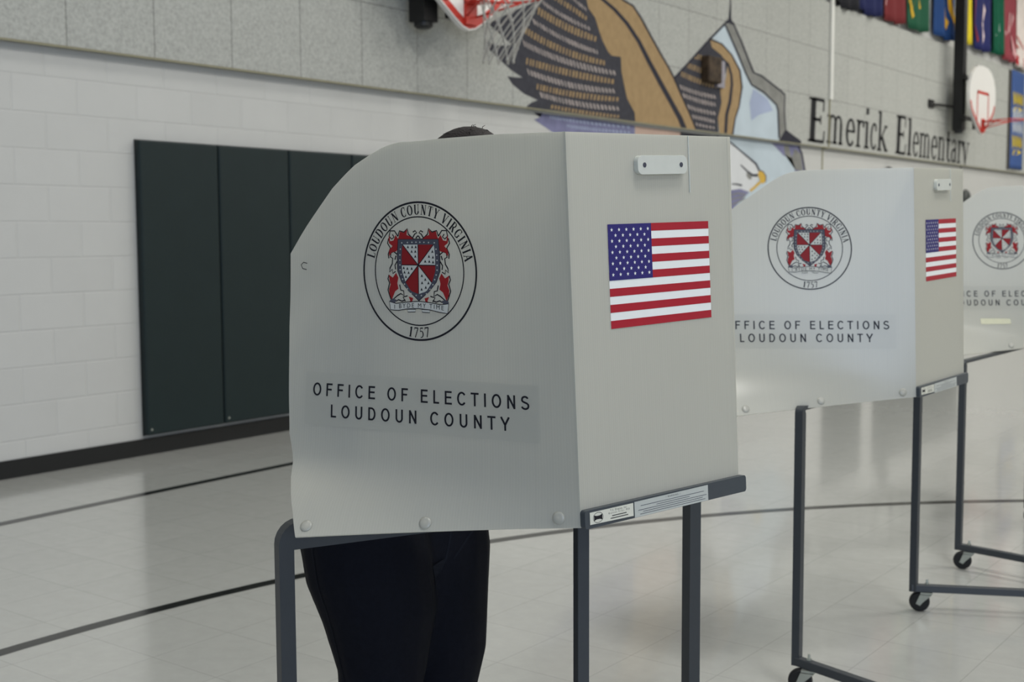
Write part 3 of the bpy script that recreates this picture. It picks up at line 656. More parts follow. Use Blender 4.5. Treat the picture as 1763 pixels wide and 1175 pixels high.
 (1,'T',1,[(9.53,2.605),(9.56,2.606),(9.54,2.554),(9.52,2.553)]),
 (1,'T',1,[(9.59,2.606),(9.62,2.607),(9.60,2.555),(9.57,2.555)]),
 (1,'T',1,[(9.65,2.606),(9.68,2.607),(9.67,2.558),(9.63,2.557)]),
 (1,'T',1,[(9.71,2.607),(9.74,2.608),(9.73,2.561),(9.70,2.560)]),
 (1,'T',1,[(9.77,2.608),(9.80,2.609),(9.79,2.564),(9.76,2.563)]),
 (1,'T',1,[(9.83,2.609),(9.87,2.610),(9.86,2.568),(9.82,2.567)]),
 (1,'T',1,[(9.90,2.610),(9.93,2.612),(9.92,2.572),(9.89,2.570)]),
 (1,'T',1,[(9.96,2.612),(10.00,2.613),(9.99,2.576),(9.96,2.575)]),
 (1,'P',1,[(8.73,2.553),(8.76,2.551),(8.79,2.507),(8.76,2.509)]),
 (1,'P',1,[(8.78,2.549),(8.80,2.547),(8.83,2.503),(8.81,2.505)]),
 (1,'P',1,[(8.82,2.545),(8.85,2.543),(8.87,2.499),(8.85,2.501)]),
 (1,'P',1,[(8.87,2.541),(8.89,2.540),(8.92,2.496),(8.90,2.497)]),
 (1,'P',1,[(8.91,2.538),(8.94,2.537),(8.97,2.492),(8.94,2.494)]),
 (1,'P',1,[(8.96,2.535),(8.98,2.534),(9.01,2.489),(8.99,2.491)]),
 (1,'P',1,[(9.01,2.533),(9.03,2.532),(9.06,2.487),(9.04,2.488)]),
 (1,'P',1,[(9.06,2.530),(9.08,2.529),(9.11,2.484),(9.09,2.485)]),
 (1,'P',1,[(9.11,2.528),(9.14,2.527),(9.16,2.482),(9.14,2.483)]),
 (1,'P',1,[(9.16,2.527),(9.19,2.526),(9.22,2.480),(9.19,2.481)]),
 (1,'P',1,[(9.21,2.525),(9.24,2.525),(9.27,2.479),(9.24,2.480)]),
 (1,'P',1,[(9.27,2.524),(9.30,2.524),(9.33,2.478),(9.30,2.478)]),
 (1,'P',1,[(9.32,2.523),(9.35,2.523),(9.38,2.477),(9.36,2.477)]),
 (1,'P',1,[(9.38,2.523),(9.41,2.522),(9.44,2.476),(9.41,2.477)]),
 (1,'P',1,[(9.44,2.522),(9.47,2.522),(9.50,2.476),(9.47,2.476)]),
 (1,'P',1,[(9.50,2.523),(9.53,2.523),(9.56,2.476),(9.53,2.476)]),
 (1,'P',1,[(9.56,2.523),(9.59,2.523),(9.62,2.477),(9.59,2.476)]),
 (1,'P',1,[(9.62,2.523),(9.65,2.523),(9.68,2.478),(9.65,2.478)]),
 (1,'P',1,[(9.69,2.523),(9.72,2.523),(9.75,2.481),(9.71,2.480)]),
 (1,'P',1,[(9.75,2.523),(9.78,2.524),(9.81,2.483),(9.78,2.483)]),
 (1,'P',1,[(9.82,2.523),(9.85,2.524),(9.88,2.486),(9.84,2.485)]),
 (1,'P',1,[(9.88,2.524),(9.92,2.525),(9.95,2.490),(9.91,2.488)]),
 (1,'P',1,[(9.96,2.525),(9.99,2.527),(10.01,2.493),(9.98,2.492)]),
 (1,'T',1,[(8.91,2.460),(8.94,2.459),(8.93,2.426),(8.90,2.426)]),
 (1,'T',1,[(8.96,2.458),(8.99,2.457),(8.98,2.424),(8.96,2.425)]),
 (1,'T',1,[(9.01,2.456),(9.04,2.456),(9.03,2.422),(9.01,2.423)]),
 (1,'T',1,[(9.07,2.455),(9.09,2.454),(9.09,2.421),(9.06,2.421)]),
 (1,'T',1,[(9.12,2.454),(9.15,2.453),(9.14,2.419),(9.11,2.420)]),
 (1,'T',1,[(9.17,2.453),(9.20,2.452),(9.19,2.418),(9.17,2.419)]),
 (1,'T',1,[(9.23,2.452),(9.26,2.451),(9.25,2.417),(9.22,2.418)]),
 (1,'T',1,[(9.28,2.451),(9.31,2.450),(9.30,2.416),(9.28,2.417)]),
 (1,'T',1,[(9.34,2.450),(9.37,2.450),(9.36,2.416),(9.33,2.416)]),
 (1,'T',1,[(9.39,2.450),(9.42,2.449),(9.41,2.415),(9.38,2.415)]),
 (1,'T',1,[(9.45,2.449),(9.48,2.449),(9.47,2.415),(9.44,2.415)]),
 (1,'T',1,[(9.51,2.449),(9.53,2.449),(9.53,2.415),(9.50,2.415)]),
 (1,'T',1,[(9.56,2.449),(9.59,2.449),(9.58,2.415),(9.55,2.415)]),
 (1,'T',1,[(9.62,2.449),(9.65,2.450),(9.64,2.415),(9.61,2.415)]),
 (1,'T',1,[(9.68,2.450),(9.71,2.450),(9.70,2.415),(9.67,2.415)]),
 (1,'T',1,[(9.74,2.449),(9.77,2.450),(9.76,2.417),(9.73,2.416)]),
 (1,'T',1,[(9.80,2.449),(9.83,2.449),(9.82,2.418),(9.79,2.418)]),
 (1,'T',1,[(9.86,2.449),(9.89,2.449),(9.88,2.420),(9.85,2.420)]),
 (1,'T',1,[(9.92,2.449),(9.95,2.449),(9.94,2.422),(9.91,2.422)]),
 (1,'T',1,[(9.98,2.449),(10.01,2.450),(10.00,2.424),(9.97,2.424)]),
 (1,'T',1,[(9.42,3.529),(9.46,3.431),(9.49,3.362),(9.60,3.293),(9.66,3.195),(9.72,3.107),(9.82,3.011),(9.88,2.985),(10.04,2.992),(10.05,2.861),(10.09,2.756),(10.15,2.618),(10.24,2.536),(10.29,2.495),(10.30,2.402),(11.49,2.403),(11.51,2.414),(11.37,2.555),(11.21,2.721),(11.04,2.883),(10.92,2.988),(10.77,3.106),(10.58,3.254),(10.39,3.399),(10.25,3.490),(10.07,3.519),(9.90,3.602)]),
 (2,'K',1,[(9.46,3.525),(9.72,3.457),(9.91,3.396),(10.12,3.298),(10.33,3.159),(10.51,2.993),(10.73,2.806),(10.97,2.612),(11.12,2.487),(11.20,2.391),(11.30,2.416),(11.21,2.515),(11.05,2.641),(10.81,2.833),(10.58,3.018),(10.39,3.184),(10.17,3.324),(9.95,3.423),(9.75,3.483),(9.48,3.548)]),
 (2,'K',1,[(9.89,3.595),(10.06,3.511),(10.24,3.482),(10.38,3.392),(10.56,3.248),(10.75,3.100),(10.91,2.982),(11.03,2.878),(11.19,2.716),(11.36,2.550),(11.49,2.407),(11.52,2.416),(11.39,2.560),(11.22,2.727),(11.06,2.889),(10.94,2.994),(10.78,3.112),(10.59,3.261),(10.41,3.405),(10.26,3.498),(10.08,3.527),(9.91,3.609)]),
 (0,'L',0,[(8.72,2.382),(8.86,2.387),(8.82,2.349),(8.73,2.322),(8.86,2.280),(9.07,2.212),(9.34,2.101),(9.69,1.945),(10.40,1.904),(10.38,2.381),(9.69,2.389)]),
 (1,'V',0,[(8.96,2.377),(8.98,2.376),(8.99,2.350),(8.97,2.351)]),
 (1,'V',0,[(9.00,2.375),(9.02,2.375),(9.03,2.349),(9.01,2.350)]),
 (1,'V',0,[(9.03,2.374),(9.05,2.373),(9.07,2.347),(9.05,2.348)]),
 (1,'V',0,[(9.07,2.373),(9.10,2.372),(9.11,2.346),(9.09,2.347)]),
 (1,'V',0,[(9.12,2.371),(9.14,2.371),(9.15,2.345),(9.13,2.346)]),
 (1,'V',0,[(9.16,2.370),(9.19,2.370),(9.20,2.344),(9.18,2.344)]),
 (1,'V',0,[(9.21,2.370),(9.23,2.369),(9.25,2.343),(9.22,2.343)]),
 (1,'V',0,[(9.26,2.369),(9.29,2.368),(9.30,2.342),(9.27,2.343)]),
 (1,'V',0,[(9.31,2.368),(9.34,2.368),(9.35,2.341),(9.33,2.342)]),
 (1,'V',0,[(9.37,2.368),(9.39,2.367),(9.41,2.341),(9.38,2.341)]),
 (1,'V',0,[(9.42,2.367),(9.45,2.367),(9.47,2.341),(9.44,2.341)]),
 (1,'V',0,[(9.48,2.367),(9.51,2.367),(9.53,2.340),(9.50,2.340)]),
 (1,'V',0,[(9.54,2.367),(9.57,2.367),(9.59,2.340),(9.56,2.340)]),
 (1,'V',0,[(9.61,2.367),(9.64,2.367),(9.66,2.340),(9.62,2.340)]),
 (1,'V',0,[(9.68,2.367),(9.71,2.367),(9.73,2.340),(9.69,2.340)]),
 (1,'V',0,[(9.74,2.368),(9.78,2.368),(9.80,2.341),(9.76,2.340)]),
 (1,'V',0,[(9.82,2.368),(9.86,2.368),(9.87,2.341),(9.83,2.341)]),
 (1,'V',0,[(9.89,2.369),(9.93,2.369),(9.95,2.342),(9.91,2.341)]),
 (1,'V',0,[(9.97,2.370),(10.01,2.370),(10.03,2.342),(9.99,2.342)]),
 (1,'V',0,[(10.05,2.371),(10.10,2.371),(10.11,2.343),(10.07,2.343)]),
 (1,'V',0,[(10.14,2.372),(10.18,2.372),(10.20,2.344),(10.16,2.344)]),
 (1,'V',0,[(10.23,2.373),(10.28,2.374),(10.29,2.346),(10.25,2.345)]),
 (1,'V',0,[(9.22,2.317),(9.23,2.317),(9.24,2.291),(9.23,2.291)]),
 (1,'V',0,[(9.24,2.316),(9.26,2.316),(9.27,2.290),(9.26,2.290)]),
 (1,'V',0,[(9.28,2.316),(9.29,2.315),(9.31,2.289),(9.29,2.289)]),
 (1,'V',0,[(9.31,2.315),(9.32,2.315),(9.34,2.288),(9.32,2.288)]),
 (1,'V',0,[(9.34,2.314),(9.36,2.314),(9.38,2.288),(9.36,2.288)]),
 (1,'V',0,[(9.38,2.314),(9.40,2.314),(9.41,2.287),(9.39,2.287)]),
 (1,'V',0,[(9.42,2.313),(9.44,2.313),(9.45,2.287),(9.43,2.287)]),
 (1,'V',0,[(9.46,2.313),(9.48,2.313),(9.49,2.286),(9.47,2.287)]),
 (1,'V',0,[(9.50,2.313),(9.52,2.313),(9.54,2.286),(9.51,2.286)]),
 (1,'V',0,[(9.54,2.313),(9.57,2.313),(9.58,2.286),(9.56,2.286)]),
 (1,'V',0,[(9.59,2.313),(9.61,2.313),(9.63,2.286),(9.61,2.286)]),
 (1,'V',0,[(9.64,2.313),(9.66,2.313),(9.68,2.286),(9.65,2.286)]),
 (1,'V',0,[(9.69,2.314),(9.71,2.314),(9.73,2.287),(9.70,2.287)]),
 (1,'V',0,[(9.74,2.314),(9.77,2.314),(9.78,2.287),(9.76,2.287)]),
 (1,'V',0,[(9.80,2.315),(9.82,2.315),(9.84,2.288),(9.81,2.287)]),
 (1,'V',0,[(9.85,2.315),(9.88,2.316),(9.90,2.288),(9.87,2.288)]),
 (1,'V',0,[(9.91,2.316),(9.94,2.317),(9.96,2.289),(9.93,2.289)]),
 (1,'V',0,[(9.97,2.317),(10.01,2.318),(10.02,2.290),(9.99,2.290)]),
 (1,'V',0,[(10.04,2.318),(10.07,2.319),(10.09,2.291),(10.05,2.290)]),
 (1,'V',0,[(10.11,2.319),(10.14,2.320),(10.16,2.292),(10.12,2.292)]),
 (1,'V',0,[(10.18,2.321),(10.21,2.322),(10.23,2.293),(10.19,2.293)]),
 (1,'V',0,[(10.25,2.322),(10.28,2.323),(10.30,2.295),(10.26,2.294)]),
 (0,'S',0,[(10.39,2.378),(11.29,2.377),(11.31,2.193),(11.15,1.906),(10.68,1.891),(10.40,1.919)]),
 (1,'N',0,[(11.27,2.375),(12.13,2.374),(12.13,2.235),(11.65,1.923),(11.29,1.951)]),
],
'far_wing': [
 (0,'N',1,[(11.04,2.893),(11.37,3.093),(11.79,3.362),(12.05,3.229),(12.19,3.139),(12.10,2.943),(12.02,2.873),(12.06,2.731),(11.98,2.558),(12.00,2.414),(11.51,2.414),(11.29,2.609),(11.08,2.829)]),
 (1,'P',1,[(11.15,2.838),(11.18,2.835),(11.21,2.791),(11.18,2.794)]),
 (1,'P',1,[(11.21,2.832),(11.24,2.829),(11.27,2.784),(11.24,2.787)]),
 (1,'P',1,[(11.27,2.826),(11.30,2.823),(11.33,2.778),(11.30,2.781)]),
 (1,'P',1,[(11.33,2.820),(11.36,2.818),(11.39,2.773),(11.36,2.776)]),
 (1,'P',1,[(11.39,2.815),(11.42,2.813),(11.46,2.768),(11.43,2.771)]),
 (1,'P',1,[(11.46,2.811),(11.49,2.810),(11.52,2.765),(11.49,2.766)]),
 (1,'P',1,[(11.52,2.808),(11.55,2.807),(11.59,2.761),(11.56,2.763)]),
 (1,'P',1,[(11.59,2.805),(11.62,2.804),(11.65,2.759),(11.62,2.760)]),
 (1,'P',1,[(11.65,2.804),(11.69,2.803),(11.72,2.757),(11.69,2.758)]),
 (1,'P',1,[(11.72,2.801),(11.76,2.801),(11.79,2.757),(11.76,2.758)]),
 (1,'P',1,[(11.79,2.798),(11.83,2.798),(11.86,2.759),(11.82,2.759)]),
 (1,'P',1,[(11.86,2.796),(11.90,2.797),(11.93,2.762),(11.89,2.762)]),
 (1,'P',1,[(11.21,2.761),(11.24,2.757),(11.28,2.713),(11.24,2.717)]),
 (1,'P',1,[(11.27,2.754),(11.30,2.751),(11.34,2.706),(11.31,2.709)]),
 (1,'P',1,[(11.34,2.748),(11.37,2.745),(11.40,2.700),(11.37,2.703)]),
 (1,'P',1,[(11.40,2.742),(11.43,2.739),(11.47,2.694),(11.44,2.697)]),
 (1,'P',1,[(11.46,2.737),(11.50,2.735),(11.53,2.689),(11.50,2.692)]),
 (1,'P',1,[(11.53,2.733),(11.56,2.731),(11.60,2.686),(11.57,2.687)]),
 (1,'P',1,[(11.60,2.730),(11.63,2.728),(11.67,2.682),(11.63,2.684)]),
 (1,'P',1,[(11.66,2.727),(11.70,2.726),(11.73,2.680),(11.70,2.681)]),
 (1,'P',1,[(11.73,2.724),(11.76,2.724),(11.80,2.679),(11.77,2.680)]),
 (1,'P',1,[(11.80,2.721),(11.83,2.721),(11.87,2.681),(11.83,2.681)]),
 (1,'P',1,[(11.87,2.718),(11.90,2.719),(11.93,2.683),(11.90,2.683)]),
 (1,'P',1,[(11.31,2.653),(11.35,2.649),(11.38,2.608),(11.35,2.611)]),
 (1,'P',1,[(11.38,2.646),(11.41,2.644),(11.44,2.602),(11.41,2.605)]),
 (1,'P',1,[(11.44,2.641),(11.47,2.639),(11.51,2.597),(11.47,2.599)]),
 (1,'P',1,[(11.51,2.636),(11.54,2.635),(11.57,2.593),(11.54,2.595)]),
 (1,'P',1,[(11.57,2.633),(11.61,2.632),(11.64,2.589),(11.61,2.591)]),
 (1,'P',1,[(11.64,2.630),(11.68,2.629),(11.71,2.587),(11.68,2.588)]),
 (1,'P',1,[(11.71,2.629),(11.75,2.628),(11.78,2.586),(11.75,2.586)]),
 (1,'P',1,[(11.79,2.626),(11.82,2.626),(11.86,2.587),(11.82,2.587)]),
 (1,'P',1,[(11.86,2.624),(11.90,2.624),(11.93,2.591),(11.89,2.590)]),
 (1,'P',1,[(11.41,2.558),(11.44,2.557),(11.47,2.519),(11.44,2.520)]),
 (1,'P',1,[(11.47,2.556),(11.50,2.555),(11.53,2.517),(11.50,2.518)]),
 (1,'P',1,[(11.53,2.554),(11.56,2.553),(11.59,2.514),(11.56,2.516)]),
 (1,'P',1,[(11.59,2.552),(11.62,2.551),(11.65,2.512),(11.62,2.513)]),
 (1,'P',1,[(11.65,2.549),(11.69,2.548),(11.72,2.510),(11.69,2.511)]),
 (1,'P',1,[(11.72,2.547),(11.75,2.546),(11.78,2.507),(11.75,2.508)]),
 (1,'P',1,[(11.78,2.543),(11.82,2.542),(11.85,2.505),(11.81,2.507)]),
 (1,'P',1,[(11.85,2.538),(11.89,2.537),(11.91,2.505),(11.88,2.507)]),
 (1,'P',1,[(11.49,2.481),(11.52,2.479),(11.55,2.452),(11.51,2.454)]),
 (1,'P',1,[(11.56,2.477),(11.60,2.475),(11.62,2.448),(11.58,2.450)]),
 (1,'P',1,[(11.63,2.474),(11.67,2.472),(11.69,2.445),(11.65,2.446)]),
 (1,'P',1,[(11.70,2.471),(11.74,2.470),(11.76,2.443),(11.72,2.444)]),
 (1,'P',1,[(11.78,2.470),(11.82,2.469),(11.84,2.442),(11.80,2.442)]),
 (1,'P',1,[(11.86,2.467),(11.89,2.467),(11.91,2.444),(11.87,2.444)]),
 (1,'T',1,[(11.47,3.181),(11.50,3.181),(11.49,3.128),(11.46,3.127)]),
 (1,'T',1,[(11.53,3.182),(11.55,3.182),(11.54,3.128),(11.51,3.128)]),
 (1,'T',1,[(11.58,3.181),(11.61,3.181),(11.60,3.127),(11.57,3.128)]),
 (1,'T',1,[(11.64,3.180),(11.68,3.178),(11.66,3.124),(11.63,3.126)]),
 (1,'T',1,[(11.71,3.176),(11.74,3.174),(11.73,3.120),(11.70,3.122)]),
 (1,'T',1,[(11.78,3.172),(11.81,3.169),(11.80,3.114),(11.77,3.117)]),
 (1,'T',1,[(11.85,3.164),(11.89,3.160),(11.88,3.109),(11.84,3.112)]),
 (1,'T',1,[(11.93,3.152),(11.97,3.147),(11.96,3.104),(11.92,3.108)]),
 (1,'T',1,[(11.31,3.075),(11.33,3.074),(11.31,3.017),(11.30,3.019)]),
 (1,'T',1,[(11.34,3.073),(11.36,3.071),(11.35,3.014),(11.33,3.016)]),
 (1,'T',1,[(11.38,3.070),(11.40,3.068),(11.39,3.011),(11.37,3.013)]),
 (1,'T',1,[(11.43,3.066),(11.45,3.064),(11.44,3.007),(11.41,3.009)]),
 (1,'T',1,[(11.47,3.063),(11.50,3.061),(11.48,3.003),(11.46,3.005)]),
 (1,'T',1,[(11.53,3.058),(11.55,3.056),(11.54,2.999),(11.51,3.001)]),
 (1,'T',1,[(11.58,3.054),(11.61,3.051),(11.60,2.994),(11.57,2.996)]),
 (1,'T',1,[(11.64,3.049),(11.68,3.046),(11.66,2.988),(11.63,2.991)]),
 (1,'T',1,[(11.71,3.044),(11.75,3.041),(11.74,2.982),(11.70,2.985)]),
 (1,'T',1,[(11.79,3.036),(11.83,3.033),(11.81,2.978),(11.77,2.981)]),
 (1,'T',1,[(11.87,3.027),(11.91,3.024),(11.90,2.974),(11.85,2.978)]),
 (1,'T',1,[(11.95,3.018),(11.99,3.014),(11.98,2.970),(11.94,2.974)]),
 (1,'T',1,[(11.19,2.978),(11.21,2.974),(11.20,2.922),(11.18,2.926)]),
 (1,'T',1,[(11.24,2.970),(11.26,2.967),(11.25,2.914),(11.22,2.918)]),
 (1,'T',1,[(11.29,2.963),(11.31,2.960),(11.30,2.907),(11.28,2.910)]),
 (1,'T',1,[(11.34,2.956),(11.37,2.953),(11.36,2.900),(11.33,2.904)]),
 (1,'T',1,[(11.39,2.950),(11.42,2.947),(11.41,2.894),(11.38,2.897)]),
 (1,'T',1,[(11.45,2.945),(11.48,2.942),(11.47,2.889),(11.44,2.891)]),
 (1,'T',1,[(11.51,2.939),(11.54,2.937),(11.53,2.884),(11.50,2.886)]),
 (1,'T',1,[(11.57,2.935),(11.61,2.933),(11.59,2.879),(11.56,2.881)]),
 (1,'T',1,[(11.64,2.931),(11.67,2.929),(11.66,2.875),(11.62,2.877)]),
 (1,'T',1,[(11.70,2.927),(11.74,2.926),(11.73,2.872),(11.69,2.873)]),
 (1,'T',1,[(11.77,2.922),(11.81,2.921),(11.80,2.871),(11.76,2.872)]),
 (1,'T',1,[(11.85,2.917),(11.88,2.916),(11.87,2.871),(11.83,2.872)]),
 (1,'T',1,[(11.92,2.913),(11.96,2.912),(11.95,2.872),(11.91,2.872)]),
 (1,'T',1,[(11.79,3.362),(12.05,3.342),(12.28,3.254),(12.47,3.105),(12.52,2.939),(12.46,2.720),(12.37,2.585),(12.31,2.407),(12.02,2.411),(11.98,2.558),(12.06,2.731),(12.02,2.873),(12.15,2.989),(12.19,3.139),(12.05,3.229),(11.83,3.286)]),
 (2,'K',1,[(12.02,3.197),(12.18,3.143),(12.25,3.038),(12.26,2.937),(12.21,2.746),(12.14,2.614),(12.12,2.414),(12.19,2.416),(12.21,2.615),(12.28,2.746),(12.32,2.941),(12.30,3.048),(12.22,3.159),(12.05,3.214)]),
 (2,'K',1,[(11.77,3.357),(12.04,3.339),(12.27,3.252),(12.46,3.106),(12.51,2.939),(12.45,2.721),(12.36,2.587),(12.30,2.412),(12.34,2.412),(12.39,2.585),(12.48,2.720),(12.55,2.941),(12.50,3.114),(12.29,3.264),(12.06,3.354),(11.78,3.373)]),
 (2,'K',1,[(11.06,2.887),(11.38,3.087),(11.80,3.360),(12.13,3.557),(12.10,3.569),(11.77,3.372),(11.35,3.099),(11.03,2.899)]),
],
'tail': [
 (0,'B',1,[(11.83,3.387),(12.11,3.550),(12.32,3.385),(12.52,3.216),(12.69,3.019),(12.81,2.965),(13.11,2.904),(13.43,2.796),(13.49,2.619),(13.49,2.411),(12.33,2.402),(12.37,2.586),(12.46,2.721),(12.53,2.940),(12.48,3.110),(12.28,3.258),(12.05,3.346)]),
 (1,'V',1,[(12.81,2.944),(13.17,2.864),(13.32,2.743),(12.97,2.672),(12.77,2.592),(12.72,2.784)]),
 (1,'G',1,[(12.13,3.558),(12.30,3.601),(12.51,3.417),(12.81,3.117),(13.01,3.104),(13.53,2.981),(13.64,2.949),(13.62,2.765),(13.65,2.539),(13.52,2.408),(13.44,2.752),(13.40,2.816),(13.06,2.933),(12.76,2.983),(12.61,3.098),(12.42,3.290)]),
 (2,'K',1,[(12.05,3.542),(12.20,3.631),(12.23,3.790),(12.23,3.915),(12.25,3.918),(12.26,3.638),(12.32,3.577),(12.20,3.583)]),
 (2,'K',1,[(12.28,3.601),(12.49,3.411),(12.79,3.115),(12.99,3.097),(13.52,2.972),(13.62,2.936),(13.65,2.953),(13.54,2.990),(13.02,3.115),(12.83,3.128),(12.53,3.423),(12.31,3.613)]),
 (2,'K',1,[(12.11,3.547),(12.40,3.285),(12.60,3.093),(12.75,2.976),(13.05,2.925),(13.39,2.810),(13.43,2.750),(13.47,2.437),(13.51,2.440),(13.47,2.755),(13.42,2.823),(13.07,2.941),(12.78,2.989),(12.63,3.103),(12.44,3.295),(12.14,3.557)]),
 (2,'K',1,[(13.62,2.944),(13.61,2.764),(13.65,2.538),(13.68,2.541),(13.64,2.767),(13.65,2.946)]),
 (2,'K',1,[(13.48,2.406),(13.66,2.551),(14.10,2.443),(14.10,2.401)]),
 (0,'L',0,[(13.41,2.385),(14.17,2.388),(14.26,2.294),(14.36,2.098),(14.45,1.930),(14.17,1.930),(14.06,2.095),(13.96,2.222),(13.74,2.253)]),
 (1,'G',0,[(13.74,2.374),(13.87,2.378),(13.94,2.279),(14.08,2.096),(14.30,2.096),(14.23,2.293),(14.05,2.350),(13.96,2.231),(13.78,2.263)]),
 (2,'K',0,[(14.14,2.383),(14.24,2.291),(14.33,2.095),(14.43,1.930),(14.47,1.930),(14.37,2.100),(14.28,2.298),(14.18,2.391)]),
],
'head': [
 (0,'B',0,[(12.37,2.391),(13.38,2.389),(13.74,2.261),(13.96,2.222),(14.08,2.087),(14.29,1.930),(13.52,1.455),(12.98,1.450),(12.38,1.450),(12.12,2.368)]),
 (1,'W',0,[(12.04,2.364),(12.37,2.334),(12.58,2.259),(12.82,2.194),(13.01,2.117),(13.09,2.050),(13.05,1.924),(12.88,1.818),(12.45,1.617),(12.27,1.562),(11.98,1.559)]),
 (2,'K',0,[(12.04,2.373),(12.37,2.325),(12.59,2.253),(12.79,2.185),(12.99,2.118),(13.08,2.041),(13.12,2.053),(13.03,2.133),(12.82,2.201),(12.61,2.267),(12.39,2.338),(12.05,2.384)]),
 (2,'K',0,[(12.62,2.093),(12.78,2.027),(12.92,1.981),(13.06,1.982),(13.06,2.015),(12.94,2.006),(12.80,2.043),(12.64,2.103)]),
 (2,'G',0,[(12.77,2.023),(12.91,1.989),(12.90,1.950),(12.84,1.944),(12.78,1.977)]),
 (2,'Y',0,[(13.09,2.058),(13.19,2.042),(13.26,1.993),(13.26,1.930),(13.18,1.905),(13.12,1.934),(13.06,2.010)]),
 (2,'Y',0,[(12.89,1.807),(12.99,1.844),(13.15,1.916),(13.10,1.936),(12.95,1.865),(12.85,1.828)]),
 (3,'K',0,[(13.09,2.054),(13.20,2.039),(13.26,1.992),(13.25,1.929),(13.27,1.928),(13.28,1.995),(13.21,2.046),(13.10,2.063)]),
 (2,'K',0,[(12.42,1.876),(12.54,1.873),(12.66,1.861),(12.67,1.883),(12.54,1.890),(12.42,1.887)]),
 (2,'L',0,[(12.23,1.786),(12.42,1.814),(12.62,1.834),(12.85,1.805),(12.45,1.610),(12.23,1.562)]),
 (3,'G',0,[(12.40,1.753),(12.56,1.776),(12.74,1.769),(12.75,1.783),(12.56,1.790),(12.39,1.767)]),
 (3,'G',0,[(12.40,1.701),(12.56,1.727),(12.75,1.746),(12.74,1.760),(12.55,1.740),(12.39,1.714)]),
 (3,'G',0,[(12.40,1.648),(12.57,1.677),(12.75,1.723),(12.74,1.736),(12.55,1.690),(12.39,1.661)]),
],
}

mural = thing('eagle_mural', 'large painted eagle with spread wings on the wall behind the booths', 'mural', (0.0, 11.0, 2.4))
KEYS = list(MU)
NAMES = {'near_wing': 'feathered_wing', 'far_wing': 'feathered_wing', 'tail': 'tail_feathers', 'head': 'head'}
for part in ('near_wing', 'far_wing', 'tail', 'head'):
    mb = MB()
    for layer, c, up_, pts in MURAL[part]:
        x0 = (PANEL_X if up_ else 0.0) + 0.0015 + 0.0015 * layer + (0.0007 if part in ('tail',) else 0)
        vs, fs = poly(pts); mb.add([(x0, y, z) for y, z in vs], fs, KEYS.index(c))
    o = mb.make(NAMES[part], [MU[k] for k in KEYS], mural)
    if part == 'far_wing': o['label'] = 'smaller far wing with a dark striped inside'

# ------------------------------------------------------------------ school name on the wall
sign = thing('wall_lettering', 'black serif words Emerick Elementary painted on the acoustic panels', 'lettering', (0.0, 17.4, 2.45))
LET = [('E', 14.275, 14.84, 2.452), ('m', 14.85, 15.409, 2.461), ('e', 15.45, 15.79, 2.461), ('r', 15.804, 16.09, 2.464), ('i', 16.085, 16.29, 2.46), ('c', 16.30, 16.56, 2.46), ('k', 16.563, 16.97, 2.455),
       ('E', 17.255, 17.72, 2.449), ('l', 17.712, 17.94, 2.446), ('e', 17.948, 18.23, 2.444), ('m', 18.23, 18.735, 2.44), ('e', 18.743, 19.05, 2.437), ('n', 19.06, 19.41, 2.434), ('t', 19.414, 19.68, 2.435), ('a', 19.672, 19.985, 2.435), ('r', 19.998, 20.27, 2.431), ('y', 20.237, 20.59, 2.43)]
words = [MB(), MB()]
for i, (c, y0, y1, z) in enumerate(LET):
    adv = glyph(c)[0]; cap = 0.535
    vs, fs = roman(c, y0, z, (y1 - y0) / adv * 1.0, cap, 0.07 * cap / ((y1 - y0) / adv))
    for f in fs:          # the descender runs off the panel edge on to the block wall
        P4 = [vs[j] for j in f]
        for keep, x_ in ((1, PANEL_X + 0.003), (-1, 0.002)):
            out_ = []
            for j in range(len(P4)):
                a, c2 = P4[j], P4[(j + 1) % len(P4)]; da, db = (a[1] - 2.407) * keep, (c2[1] - 2.407) * keep
                if da >= 0: out_.append(a)
                if da * db < 0: k = da / (da - db); out_.append((a[0] + (c2[0] - a[0]) * k, a[1] + (c2[1] - a[1]) * k))
            if len(out_) > 2: words[0 if i < 7 else 1].add([(x_, q[0], q[1]) for q in out_], [tuple(range(len(out_)))])
for w_ in words: w_.make('word', M_LETTER, sign)

# ------------------------------------------------------------------ things fixed on the wall
b = MB(); b.box((PANEL_X + 0.015, 14.955, 4.5), (0.03, 0.075, 3.0)); bevel(b.make('conduit', mat('white_conduit', srgb(214, 214, 208), 0.5, 0.3, noise=0.03, nscale=6)), 0.006)
tag(bpy.data.objects['conduit'], 'thin white vertical conduit running up the acoustic panels left of the lettering', 'conduit')
b = MB(); b.box((PANEL_X + 0.008, 14.935, 2.71), (0.012, 0.022, 0.58)); b.box((0.03, 14.90, 2.40), (0.07, 0.022, 0.02)); b.box((0.006, 14.87, 2.2), (0.012, 0.022, 0.4)); bevel(b.make('cable_channel', mat('olive_conduit', srgb(150, 146, 120), 0.6, 0.3, noise=0.03, nscale=6)), 0.004)
tag(bpy.data.objects['cable_channel'], 'thin olive cable channel running down from the white conduit past the lettering', 'cable channel')
t = thing('wall_box', 'small dark open box fixed over the painted far wing', 'wall box', (PANEL_X, 11.75, 3.03))
b = MB(); b.box((PANEL_X + 0.05, 11.74, 3.04), (0.10, 0.30, 0.27)); bevel(b.make('housing', mat('brown_housing', srgb(62, 50, 38), 0.7, 0.2, noise=0.6, nscale=11), t), 0.02)
b = MB(); b.box((PANEL_X + 0.02, 11.98, 3.02), (0.04, 0.16, 0.28)); b.make('bracket', mat('lilac_grey_metal', srgb(140, 136, 144), 0.5, 0.4, noise=0.1, nscale=9), t)
